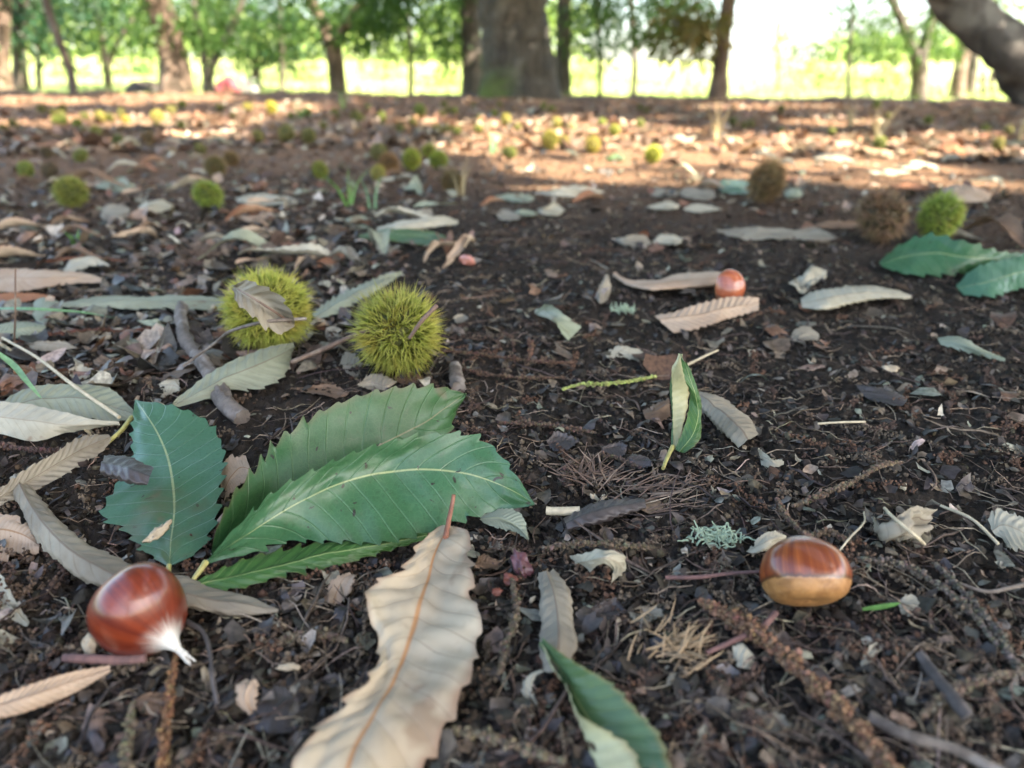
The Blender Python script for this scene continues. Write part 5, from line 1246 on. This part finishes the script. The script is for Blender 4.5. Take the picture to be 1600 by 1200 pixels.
rod('twig', 'dark wiry stem curving down right of the chestnut with the white tip', 'twig', [(290, 970, 8), (316, 986, 9), (328, 1020, 8), (332, 1060, 6), (340, 1100, 4)], .0008, .0007, 'twig_dark')
rod('twig', 'reddish twig crossing under the thick brown catkin', 'twig', [(1104, 1020, 4), (1150, 1000, 5), (1190, 980, 5), (1212, 958, 4)], .0008, .0011, 'twig_red')
rod('twig', 'thin purplish twig pointing at the chestnut with the tan base from the left', 'twig', [(1040, 902, 4), (1090, 902, 5), (1140, 896, 5), (1188, 893, 6)], .0008, .0006, 'twig_red')
rod('stick', 'dark grey stick in the lower right corner', 'stick', [(1438, 1024, 5), (1466, 1062, 6), (1500, 1104, 6), (1512, 1120, 5)], .0017, .0020, 'twig_dark')
rod('stick', 'long blurred brown stick along the bottom edge at the right', 'stick', [(1360, 1120, 4), (1420, 1150, 5), (1490, 1170, 5), (1570, 1210, 4)], .0018, .0015, 'stick')
rod('straw_piece', 'cut piece of pale straw beside the dark ribbed roll', 'straw', [(854, 798, 5), (880, 799, 5), (906, 798, 5)], .0019, .0019, 'straw', n=8)
rod('straw', 'thin tan stem slanting over the leaves at the left edge', 'straw', [(4, 528, 12), (60, 560, 13), (120, 606, 13), (186, 652, 9)], .0008, .0010, 'straw')
rod('straw', 'thin straw standing on end at the left edge', 'straw', [(24, 420, 60), (24, 470, 40), (22, 540, 4)], .0005, .0006, 'twig')
rod('straw', 'slim pale straw pointing at the upright leaf from the right', 'straw', [(1074, 570, 3), (1100, 557, 5), (1122, 547, 5)], .0009, .0006, 'straw')
rod('straw', 'bent pale straw lying level in the bare soil at the right', 'straw', [(1278, 662, 3), (1310, 660, 4), (1352, 659, 4)], .0006, .0006, 'straw')
rod('straw', 'pale straw arching behind the chestnut with the tan base', 'straw', [(1312, 860, 4), (1330, 838, 8), (1346, 822, 11), (1350, 800, 9)], .0004, .0003, 'straw')
rod('straw', 'thick pale straw over the crumpled straw coloured leaf', 'straw', [(1382, 794, 14), (1400, 812, 17), (1424, 832, 15), (1444, 850, 6)], .0006, .0007, 'straw')
rod('straw', 'long fine stem crossing the soil at the right edge', 'straw', [(1470, 790, 6), (1520, 812, 8), (1560, 850, 5)], .0006, .0006, 'straw')
rod('twig', 'pale root crossing the lower right, nearest the right edge', 'twig', [(1500, 912, 5), (1540, 924, 5), (1580, 918, 6), (1620, 908, 5)], .0006, .0008, 'stick')
def blade(label, pts, w, mat, group=None):
    p = crom(PX(pts), 20); t = np.gradient(p, axis=0); s = np.cross(t, [0, -.5, 1]); s /= np.linalg.norm(s, axis=1)[:, None]
    ww = w * np.sin(np.linspace(.35, np.pi, 20)) ** .6
    V = np.concatenate([p + s * ww[:, None] / 2, p + np.array([0, 0, -.15]) * ww[:, None], p - s * ww[:, None] / 2]); i = np.arange(19)
    F = np.concatenate([np.stack([i, i + 20, i + 21, i + 1], -1), np.stack([i + 20, i + 40, i + 41, i + 21], -1)])
    return tag(recenter(build('grass_sprout', V, F, M[mat]), (p[0][0], p[0][1], float(ground_smooth(p[0][0], p[0][1])))), label, 'grass blade', group)
blade('bluish grass blade lying level over the litter at the left', [(-20, 482, 22), (60, 483, 24), (130, 488, 18), (184, 498, 8)], .0030, 'grass_grey')
blade('bluish grass blade slanting down into the grey veined leaf at the left', [(-20, 540, 34), (16, 566, 26), (44, 598, 20), (66, 624, 12)], .0032, 'grass_grey')
blade('small green blade right of the chestnut with the tan base', [(1348, 952, 4), (1378, 948, 6), (1408, 942, 8)], .0018, 'grass')
def tuft(label, px, py, n, h_px, spread, mat, width=.0022, seed=1, lean=(0, 0)):
    g = np.random.default_rng(seed); c = P(px, py, 0)
    dep = np.linalg.norm(c - np.array([0, 0, CAM_H])); h = h_px / FPX * dep
    root = empty('grass_tuft', c); tag(root, label, 'grass tuft')
    for i in range(n):
        az = g.uniform(0, 6.28); b = np.array([math.cos(az), math.sin(az), 0]) * .004
        o = np.array([math.cos(az), math.sin(az), 0]) * h * spread * g.uniform(.3, 1.1) + np.array([lean[0], lean[1], 0]) * h
        hh = h * g.uniform(.6, 1.1)
        p = crom([b, b + o * .35 + [0, 0, hh * .6], b + o + [0, 0, hh]], 12); s = np.array([-math.sin(az + 1), math.cos(az + 1), 0])
        w = width * np.linspace(1, .08, 12)
        V = np.concatenate([p + s * w[:, None] / 2, p - s * w[:, None] / 2]); k = np.arange(11)
        build('blade', V, np.stack([k, k + 12, k + 13, k + 1], -1), M[mat], root, world_to_parent=False)
    return root
tuft('green grass shoots growing between the bright green and the centre burs', 545, 322, 8, 56, .8, 'grass', .004, 2)
tuft('second clump of grass shoots beside the pale standing leaf', 582, 326, 5, 48, .5, 'grass_grey', .004, 3)
tuft('tall fine grass in front of the brown bur', 720, 306, 7, 62, .4, 'grass_dry', .003, 4)
tuft('bright green seedling grass in the litter at the left', 122, 384, 7, 26, 1.3, 'grass', .004, 5)
tuft('dry bent grass blades standing before the bare reddish trunk', 1118, 222, 5, 66, .5, 'grass_dry', .006, 6)
tuft('wispy dry grass on the sunlit soil at the right', 1370, 228, 12, 56, .5, 'grass_dry', .005, 7)
tuft('thin grass at the far middle right, left of the wispy dry grass', 1330, 200, 8, 40, .7, 'grass_dry', .008, 8)
tuft('thin grass in the far middle, left of the mossy trunk', 535, 172, 8, 26, .7, 'grass', .012, 9)
tuft('sparse grass behind the olive burs at the left', 470, 185, 8, 30, .7, 'grass', .010, 10)
tuft('fine dry grass at the right edge under the slanting trunk', 1590, 226, 6, 40, .4, 'grass_dry', .008, 11)
tuft('bluish grass right of the centre burs', 770, 240, 8, 34, .7, 'grass_grey', .006, 12)

def catkin(label, pts, rad, n, base, var, group='catkins', grain=.0011, name='catkin'):
    p = crom(PX(pts), 200)
    mb = MB()
    V, F, uv = tube(p[::5], rad * .35, 6); mb.add(V, F, uv, tint=np.array(base) * .6)
    i = rng.integers(0, 200, n)
    # florets sit in knots along the stem
    kn = 10 + int(len(p) / 8); i = np.clip((np.round(i / (200 / kn)) * (200 / kn) + rng.normal(0, 2.2, n)), 0, 199).astype(int)
    o = rng.normal(size=(n, 3)); o /= np.linalg.norm(o, axis=1)[:, None]
    th_ = (.62 + .5 * vnoise(np.arange(200) * .11, np.full(200, float(len(label))), 4) + .12 * np.sin(np.arange(200) * .9)) * np.clip(np.minimum(np.arange(200) + 8, 207 - np.arange(200)) / 40.0, .25, 1)
    C = p[i] + o * rad * th_[i][:, None] * 1.25 * rng.uniform(.35, 1.05, (n, 1))
    V, F = blobs(C, grain * rng.uniform(.5, 1.2, n), .35)
    cl = np.array(base) * rng.uniform(1 - var, 1 + var, (n, 1)) * (1 + rng.normal(0, .08, (n, 3)))
    mb.add(V, F, None, tint=np.repeat(cl, 12, 0))
    o = mb.build(name, M['catkin'], smooth=False); c = p[100]
    return tag(recenter(o, (c[0], c[1], float(ground_smooth(c[0], c[1])))), label, 'catkin', group)
catkin('thick rusty brown catkin running from below the right chestnut to the bottom edge', [(1096, 940, 6), (1150, 968, 6), (1200, 1004, 6), (1250, 1048, 6), (1300, 1096, 6), (1350, 1150, 6), (1388, 1200, 6), (1420, 1270, 5)], .0031, 2000, (.21, .115, .065), .5)
catkin('thin orange brown catkin hanging straight down below the left chestnut', [(276, 1014, 4), (268, 1060, 5), (262, 1110, 5), (256, 1160, 5), (250, 1230, 5)], .0014, 520, (.22, .115, .055), .4, grain=.0008)
catkin('dull brown catkin left of the thin orange one at the bottom', [(208, 1100, 4), (200, 1150, 4), (196, 1220, 4)], .0013, 260, (.15, .12, .075), .4, grain=.0008)
catkin('yellow green fresh catkin lying in the centre of the soil', [(880, 608, 3), (910, 600, 4), (940, 600, 5), (980, 596, 5), (1024, 588, 5)], .0013, 420, (.36, .40, .12), .3, grain=.0009)
for j, (lab, pts, col) in enumerate([
        ('brown catkin running along the soil right of the right front bur', [(690, 548, 3), (740, 552, 4), (800, 560, 4), (860, 566, 4), (900, 566, 3)], (.12, .070, .045)),
        ('second brown catkin, in front of the first and right of the stub', [(700, 566, 3), (740, 580, 4), (790, 588, 4), (880, 590, 3)], (.105, .065, .042)),
        ('short upright brown catkin piece in the centre of the soil', [(826, 560, 3), (830, 545, 5), (826, 530, 4)], (.13, .072, .045)),
        ('rusty catkin strip in the litter at the far left', [(60, 410, 4), (110, 404, 5), (160, 404, 5), (192, 408, 4)], (.20, .085, .05)),
        ('dark red catkin in the litter left of the grey stick', [(20, 536, 4), (80, 522, 5), (140, 516, 5), (200, 516, 4), (262, 512, 4)], (.12, .055, .038)),
        ('brown catkin under the left front bur', [(280, 558, 4), (330, 556, 5), (380, 556, 5), (430, 552, 5)], (.15, .075, .045)),
        ('dark catkin at the left edge under the folded pale leaf', [(-20, 690, 4), (30, 700, 5), (80, 704, 5), (120, 700, 4)], (.085, .05, .04)),
        ('tan brown catkin slanting over the soil below the rolled grey leaf', [(1240, 790, 4), (1290, 770, 5), (1340, 748, 6), (1380, 726, 6), (1410, 722, 4)], (.17, .12, .078)),
        ('brown catkin coil behind the chestnut with the tan base', [(1215, 780, 4), (1232, 810, 5), (1262, 836, 5), (1300, 832, 5), (1330, 850, 4)], (.14, .095, .062)),
        ('grey brown catkin curving through the lower right', [(1340, 872, 4), (1400, 880, 5), (1460, 910, 5), (1520, 960, 5), (1560, 1010, 4)], (.155, .125, .09)),
        ('dull catkin at the right, running down past the grey brown one', [(1460, 880, 4), (1510, 930, 5), (1560, 990, 5), (1600, 1060, 4)], (.14, .115, .085)),
        ('blurred catkin along the bottom edge right of the large tan leaf', [(700, 1140, 4), (760, 1150, 5), (820, 1170, 5), (880, 1190, 4)], (.17, .13, .085)),
        ('brown catkin right of the large tan leaf running down', [(800, 905, 4), (806, 960, 5), (790, 1010, 5), (780, 1050, 4)], (.14, .11, .072)),
        ('brown catkin lying level at the top of the rolled taupe tube', [(850, 856, 5), (900, 850, 6), (960, 850, 6), (1020, 856, 5)], (.15, .11, .07)),
        ('catkin in the soil left of the large tan leaf', [(440, 1000, 4), (490, 990, 5), (540, 1000, 4)], (.12, .09, .062)),
        ('brown catkin in the soil right of the green leaf tips', [(780, 660, 3), (830, 662, 4), (880, 668, 4), (930, 676, 3)], (.115, .075, .05)),
        ('dark catkin loop around the small dark spiny tuft', [(900, 770, 3), (880, 745, 4), (900, 720, 5), (950, 712, 4), (1000, 730, 3)], (.10, .07, .05)),
        ('tan catkin at the bottom right corner', [(1440, 1120, 4), (1490, 1080, 5), (1540, 1060, 5), (1610, 1050, 4)], (.16, .12, .08))]):
    catkin(lab, pts, .0017, 420, col, .45, grain=.0009)

def spiny(label, px, py, n, L, r, mat, dirn, spread, name='bur_remnant'):
    c = P(px, py, 3); mb = MB()
    for i in range(n):
        b = c + rng.normal(0, 1, 3) * np.array([r, r, r * .25]); b[2] = max(b[2], c[2])
        d = np.array(dirn) + rng.normal(0, spread, 3); d[2] = abs(d[2]) * .6; d /= np.linalg.norm(d)
        l = L * rng.uniform(.5, 1.1)
        V, F, uv = tube(crom([b, b + d * l * .5 + rng.normal(0, .025, 3) * l, b + d * l], 5), np.array([.00034, .00034, .0003, .0002, .00008]), 5); mb.add(V, F, uv)
    return tag(recenter(mb.build(name, M[mat]), c), label, 'bur remnant')
spiny('tan bundle of dry bur spines left of the thick brown catkin', 1050, 1022, 80, .011, .005, 'petiole_tan', (.6, .25, .25), .42)
spiny('small dark tuft of bur spines in the centre of the soil', 922, 748, 80, .014, .006, 'twig', (0, -.2, .6), .6)
spiny('fan of dry spines on the soil right of the dark spiny tuft', 1020, 770, 45, .016, .008, 'twig', (.8, -.1, .2), .4)
spiny('blurred brown fuzzy tuft in the litter above the left front bur', 320, 398, 110, .020, .008, 'twig', (0, 0, .6), .7)
def lichen(label, px, py, n, L, r):
    c = P(px, py, 3); mb = MB()
    for i in range(n):
        b = c + np.array([rng.normal(0, r * 1.4), rng.normal(0, r * .6), rng.uniform(0, .003)])
        pts = [b]
        d = rng.normal(0, 1, 3); d[2] = abs(d[2]) + .3; d /= np.linalg.norm(d)
        for k in range(4):
            d = d + rng.normal(0, .5, 3); d /= np.linalg.norm(d); pts.append(pts[-1] + d * L / 4)
        V, F, uv = tube(crom(pts, 9), np.linspace(.0004, .0002, 9), 5); mb.add(V, F, uv)
    return tag(recenter(mb.build('lichen_tuft', M['lichen']), c), label, 'lichen')
lichen('pale mint green tuft of branching lichen left of the chestnut with the tan base', 1112, 846, 80, .0055, .0040)
lichen('small pale green lichen speck near the ribbed tan leaf', 975, 487, 70, .006, .003)
def disc(label, px, py, w_px, mat, name, cat, zmm=4, tiltx=.3, asp=.7, dome=.35):
    if mat == 'chip': dome *= .45; w_px *= .85
    c = P(px, py, zmm); dep = np.linalg.norm(c - np.array([0, 0, CAM_H])); r = w_px / 2 / FPX * dep
    u = np.linspace(0, 2 * np.pi, 28, endpoint=False); t = np.linspace(0, 1, 8)
    T, U = np.meshgrid(t, u, indexing='ij'); rr = T * (1 + .45 * fbm(np.cos(U) * 2.2 + px, np.sin(U) * 2.2, 5, 4))
    top = np.stack([rr * np.cos(U), rr * np.sin(U) * asp, dome * (1 - T ** 2) + .22 * fbm(rr * np.cos(U) * 2 + px, rr * np.sin(U) * 2, 7)], -1); bot = top * [1, 1, 1]; bot[..., 2] -= .14
    V = np.concatenate([top.reshape(-1, 3), bot.reshape(-1, 3)]) * r
    R3 = np.array(Matrix.Rotation(tiltx, 3, 'X') @ Matrix.Rotation(px % 3, 3, 'Z'))
    V = V @ R3.T + c
    ix = np.arange(8 * 28).reshape(8, 28); k = 8 * 28
    Ft = np.stack([ix[:-1], ix[1:], np.roll(ix[1:], -1, 1), np.roll(ix[:-1], -1, 1)], -1).reshape(-1, 4)
    rim = np.stack([ix[-1], ix[-1] + k, np.roll(ix[-1], -1) + k, np.roll(ix[-1], -1)], -1)
    return tag(recenter(build(name, V, [Ft, Ft[:, ::-1] + k, rim], M[mat]), c), label, cat)
disc('glossy purple brown nutshell fragment right of the large tan leaf', 815, 882, 50, 'shell_bit', 'shell_fragment', 'shell', 4, .7, .5, .25)
disc('flat red brown seed just under the purple shell fragment', 797, 904, 24, 'seed_red', 'flat_seed', 'seed', 4, .4, .8, .2)
disc('second smaller red brown seed, lower left of the first', 777, 924, 17, 'seed_red', 'flat_seed', 'seed', 4, .4, .8, .2)
disc('brown seed lying on the big green leaf behind', 592, 704, 24, 'petiole_tan', 'flat_seed', 'seed', 25, .8, .7, .5)
disc('yellowish grain in the soil under the dark spiny tuft, left of a paler one', 926, 776, 15, 'chip', 'wood_grain', 'chip', 4, .3, .6, .6)
disc('whitish grain in the soil under the dark spiny tuft, right of a yellower one', 943, 777, 16, 'chip', 'wood_grain', 'chip', 4, .3, .6, .6)
disc('pale lumpy chip left under the chestnut with the white tip', 140, 1010, 40, 'chip', 'wood_chip', 'chip', 5, .6, .5, .5)
disc('pale chip on the soil left of the large tan leaf', 450, 1042, 36, 'chip', 'wood_chip', 'chip', 4, .3, .35, .4)
disc('white lump in the bare soil at the right', 1392, 575, 24, 'chip', 'wood_chip', 'chip', 4, .4, .7, .7)
disc('torn dry scrap lying on the lower left green leaf', 244, 832, 52, 'chip', 'bark_flake', 'chip', 10, .3, .4, .4)
disc('cut straw end glowing pale beside the rolled taupe tube', 832, 936, 15, 'chip', 'wood_chip', 'chip', 4, .4, .5, .6)
# ------------------------------------------------------------------ dry leaves scattered over the orchard floor
def local_leaf(L, W, curl, bend, twist, seed, mat):
    g = np.random.default_rng(seed)
    u = np.linspace(0, 1, 14)
    prof = np.sin(np.pi * np.clip(u * .97 + .02, 0, 1)) ** .75
    mid = np.stack([(u - .5) * L, .06 * L * np.sin(u * 3 + seed), bend * L * (np.sin(np.pi * u) + .3 * np.sin(u * 7 + seed)) + .004], -1)
    cs = []
    for k in (-1, -.5, 0, .5, 1):
        a = k * curl * (1 + .3 * np.sin(u * 5 + seed)); w = W / 2 * prof
        rr = w / max(abs(curl), .05)
        y = np.sin(np.abs(a)) * rr * np.sign(k) if abs(curl) > .05 else k * w
        z = (1 - np.cos(a)) * rr
        tw = twist * (u - .5)
        cs.append(mid + np.stack([0 * u, y * np.cos(tw) - z * np.sin(tw), y * np.sin(tw) + z * np.cos(tw)], -1))
    V, F, uv, nz = loft(cs, nu=48, nv=11, teeth=12, tooth=.0028, seed=seed, wob=.003, corr=.0008, nveins=13)
    V[:, 2] -= V[:, 2].min() - .001
    o = build('chestnut_leaf', V, F, M[mat], uv=uv); me = o.data; bpy.data.objects.remove(o)
    return me
VAR = []
for i, (mt, curl) in enumerate([('tan', 1.3), ('taupe', 1.8), ('pale', .9), ('tan', -.8), ('brown', 1.5), ('grey_green', .6), ('rust', 1.2), ('pale', 2.4), ('taupe', -1.2), ('pale_green', .8), ('tan', 2.2), ('brown', -.9)]):
    VAR.append(local_leaf(.105 + .02 * (i % 3), .036 + .006 * (i % 2), curl, .05 + .05 * ((i * 7) % 3), .8 * ((i % 3) - 1), 200 + i, mt))
def ground_normal_rot(x, y, yaw, tilt):
    return (random.gauss(0, tilt), random.gauss(0, tilt), yaw)
LEFTLAB = 'dry chestnut leaf in the blurred leaf litter behind the front burs'
cnt = 0
while cnt < 150:
    py = 600 - 470 * (1 - random.random() ** 1.15) + 0
    px = random.uniform(-60, 1660)
    if py > 425 or py < 158: continue
    dens = 1.0 if px < 700 else .35 if py > 300 else .7
    if 720 < px < 1340 and py > 330: dens = .06
    if random.random() > dens: continue
    q = P(px, py, 0)
    if q[1] > 9.5: continue
    o = bpy.data.objects.new('chestnut_leaf', VAR[random.choice([0, 1, 1, 2, 3, 3, 4, 5, 6, 8, 9, 10, 11, 7])])
    COL.objects.link(o)
    o.location = (q[0], q[1], q[2] + .002); o.rotation_euler = ground_normal_rot(q[0], q[1], random.uniform(0, 6.28), .10)
    s = random.uniform(.32, .72); o.scale = (s, s * random.uniform(.8, 1.1), s)
    tag(o, LEFTLAB, 'leaf', 'dry leaves of the blurred litter')
    cnt += 1

# ------------------------------------------------------------------ the litter nobody could count
def clear_of_leaves(x, y):
    """False where a large leaf lies, so that nothing pokes up through it"""
    ok = np.ones(np.shape(x), bool)
    for pg in HERO:
        x0, y0 = pg.min(0); x1, y1 = pg.max(0)
        c = (x > x0) & (x < x1) & (y > y0) & (y < y1)
        if not c.any(): continue
        xs, ys = x[c], y[c]; ins = np.zeros(len(xs), bool)
        for (ax, ay), (bx, by) in zip(pg, np.roll(pg, -1, 0)):
            h = ((ay > ys) != (by > ys)) & (xs < (bx - ax) * (ys - ay) / (by - ay + 1e-12) + ax)
            ins ^= h
        ok[c] &= ~ins
    return ok
def wedge(n, r0, r1, half=58, power=1.0):
    r = np.exp(rng.uniform(math.log(r0), math.log(r1), n)); th = np.radians(rng.uniform(-half, half, n))
    x = r * np.sin(th); y = r * np.cos(th)
    return x, y, r
def pal(cols, w, n):
    c = np.array(cols)[rng.choice(len(cols), n, p=np.array(w) / np.sum(w))]
    return c * rng.uniform(.7, 1.3, (n, 1)) * (1 + rng.normal(0, .05, (n, 3)))
def crumbs():
    x, y, r = wedge(78000, .10, 1.7)
    m = vnoise(x * 14, y * 14, 61) + rng.normal(0, .35, len(x)) > -.45
    x, y, r = x[m], y[m], r[m]; n = len(x)
    s = rng.gamma(1.8, .00036, n) + .00042
    s = np.minimum(s, .0042) * (1 + .4 * sstep(.6, 1.6, r))
    V, F = blobs(np.stack([x, y, ground_h(x, y) + s * .35], -1), s, .35)
    c = pal([(.040, .032, .025), (.020, .017, .014), (.070, .056, .042), (.110, .085, .058), (.085, .052, .034)], [5, 4, 3, 2, 1], n)
    tag(build('soil_crumbs', V, F, M['crumb'], smooth=False, attrs={'tint': np.repeat(c, 12, 0)}), 'dark crumbs of soil over the near ground', 'soil', kind='stuff')
crumbs()
def catkin_bits():
    # broken catkins: short knotted strings of brown florets
    mb = MB(); k = 1100
    x, y, r = wedge(k, .12, 2.6)
    ok = clear_of_leaves(x, y)
    for i in range(k):
        if not ok[i]: continue
        L = rng.uniform(.008, .045); az = rng.uniform(0, 6.28); m = int(20 + L * 1500)
        t = np.sort(rng.uniform(0, 1, m)); b = rng.normal(0, .7)
        a = az + b * (t - .5) * 2
        qx = x[i] + np.cumsum(np.cos(a)) * L / m; qy = y[i] + np.cumsum(np.sin(a)) * L / m
        C = np.stack([qx, qy, ground_h(qx, qy) + .0012 + .002 * np.sin(t * 3)], -1) + rng.normal(0, .0009, (m, 3))
        V, F = blobs(C, rng.uniform(.00035, .0010, m), .35)
        base = np.array([(.13, .085, .055), (.10, .06, .042), (.16, .12, .08), (.14, .075, .045)][i % 4])
        c = base * rng.uniform(.6, 1.4, (m, 1))
        mb.add(V, F, None, tint=np.repeat(c, 12, 0))
    tag(mb.build('catkin_litter', M['catkin'], smooth=False), 'broken brown catkin strings strewn through the soil', 'litter', kind='stuff')
catkin_bits()
def flakes(name, label, n, r0, r1, smin, smax, cols, w, lift, tilt, seedv, filt=None):
    x, y, r = wedge(n, r0, r1)
    if filt is not None:
        m = filt(x, y, r); x, y, r = x[m], y[m], r[m]
    m = clear_of_leaves(x, y); x, y, r = x[m], y[m], r[m]
    n = len(x)
    K = 9
    a = np.linspace(0, 2 * np.pi, K, endpoint=False)[None] + rng.normal(0, .18, (n, K))
    rad = rng.uniform(.55, 1.1, (n, K)); asp = rng.uniform(.3, .85, (n, 1))
    s = (smin + (smax - smin) * rng.beta(1.1, 3.0, n))[:, None]
    X = np.cos(a) * rad * s; Y = np.sin(a) * rad * s * asp
    cu = rng.normal(0, .45, (n, 1)) / s; Z = cu * X ** 2 + rng.normal(0, .35, (n, 1)) / s * Y ** 2 + rng.normal(0, .05, (n, K)) * s
    X = np.concatenate([X, X * .5, np.zeros((n, 1))], 1); Y = np.concatenate([Y, Y * .5, np.zeros((n, 1))], 1)
    Z = np.concatenate([Z, Z[:, :] * .3, np.zeros((n, 1))], 1)
    tx = rng.normal(0, tilt, (n, 1)); ty = rng.normal(0, tilt, (n, 1)); az = rng.uniform(0, 6.28, (n, 1))
    Y2 = Y * np.cos(tx) - Z * np.sin(tx); Z2 = Y * np.sin(tx) + Z * np.cos(tx)
    X3 = X * np.cos(ty) + Z2 * np.sin(ty); Z3 = -X * np.sin(ty) + Z2 * np.cos(ty)
    Xw = X3 * np.cos(az) - Y2 * np.sin(az); Yw = X3 * np.sin(az) + Y2 * np.cos(az)
    Z3 = Z3 - Z3.min(1, keepdims=True) * .6
    V = np.stack([Xw + x[:, None], Yw + y[:, None], Z3 + (ground_h(x, y) + lift)[:, None]], -1).reshape(-1, 3)
    J = 2 * K + 1; o = (np.arange(n) * J)[:, None]
    F4 = np.concatenate([o + [[j, (j + 1) % K, K + (j + 1) % K, K + j]] for j in range(K)])
    F3 = np.concatenate([o + [[K + j, K + (j + 1) % K, 2 * K]] for j in range(K)])
    tag(build(name, V, [F4, F3], M['flake'], attrs={'tint': np.repeat(pal(cols, w, n), J, 0)}), label, 'litter', kind='stuff')
DK, BR, TN, PL, RD, GG = (.046, .038, .032), (.092, .068, .048), (.24, .175, .12), (.42, .37, .28), (.17, .085, .05), (.20, .20, .15)
flakes('leaf_flakes', 'small broken dark and brown leaf flakes on the near soil', 17000, .11, 1.5, .0010, .0078, [DK, BR, (.058, .048, .041), TN, PL, GG], [5, 4.5, 3.5, 1.6, .8, .8], .0012, .35, 1)
flakes('leaf_fragments', 'broken pale and brown leaf fragments in the litter farther back', 17000, .46, 4.5, .0035, .022, [DK, BR, TN, PL, RD, GG], [3, 4, 3.2, 1.5, 2, 1.2], .002, .30, 2,
       lambda x, y, r: (rng.uniform(0, 1, len(x)) < np.where((x > -.12 * 1) & (r < 1.15), .06, np.where(x < -.1, 1.0, .55))))
flakes('fallen_leaf_litter', 'fallen leaf litter over the far orchard floor', 15000, 2.2, 12.5, .014, .055, [(.16, .105, .07), BR, (.34, .23, .15), PL, (.22, .12, .07), (.28, .155, .085)], [4, 2, 4, 1.2, 2, 2], .003, .17, 3)
def fibres(name, label, n, r0, r1, Lr, rad, cols, w):
    x, y, r = wedge(n, r0, r1)
    az = rng.uniform(0, 6.28, n); L = rng.uniform(*Lr, n); S = 5
    t = np.linspace(-.5, .5, S)[None]
    b = rng.normal(0, .35, (n, 1))
    ang = az[:, None] + b * t
    X = x[:, None] + np.cos(ang) * t * L[:, None]; Y = y[:, None] + np.sin(ang) * t * L[:, None]
    m = clear_of_leaves(X.ravel(), Y.ravel()).reshape(n, S).all(1); X, Y, L, ang = X[m], Y[m], L[m], ang[m]; n = len(X)
    sl = rng.normal(0, .10, (n, 1))
    Z = ground_h(X, Y) + .0016 + np.abs(sl) * (t + .5) * L[:, None] + .001
    p = np.stack([X, Y, Z], -1)
    side = np.stack([-np.sin(ang), np.cos(ang), 0 * ang], -1); up = np.array([0, 0, 1.0])
    rr = rad * rng.uniform(.6, 1.4, (n, 1, 1)) * np.array([.8, 1, 1, .8, .35])[None, :, None]
    V = np.stack([p + side * rr, p - side * rr * .6 + up * rr * .9, p - side * rr * .6 - up * rr * .9], 2).reshape(-1, 3)
    o = (np.arange(n) * S * 3)[:, None]
    F = np.concatenate([o + [[q * 3 + j, q * 3 + (j + 1) % 3, q * 3 + 3 + (j + 1) % 3, q * 3 + 3 + j]] for q in range(S - 1) for j in range(3)])
    tag(build(name, V, F, M['fibre'], attrs={'tint': np.repeat(pal(cols, w, n), S * 3, 0)}), label, 'litter', kind='stuff')
fibres('dry_fibres', 'fine pale fibres and needles strewn through the soil', 6500, .11, 1.8, (.005, .024), .00026, [(.30, .23, .16), (.20, .14, .095), (.42, .34, .24), (.09, .065, .05)], [3, 4, 1.3, 3])
fibres('small_twigs', 'short dark and brown twig bits strewn through the litter', 380, .13, 4.0, (.015, .05), .0006, [(.12, .08, .06), (.07, .05, .042), (.22, .16, .12)], [3, 3, 1])
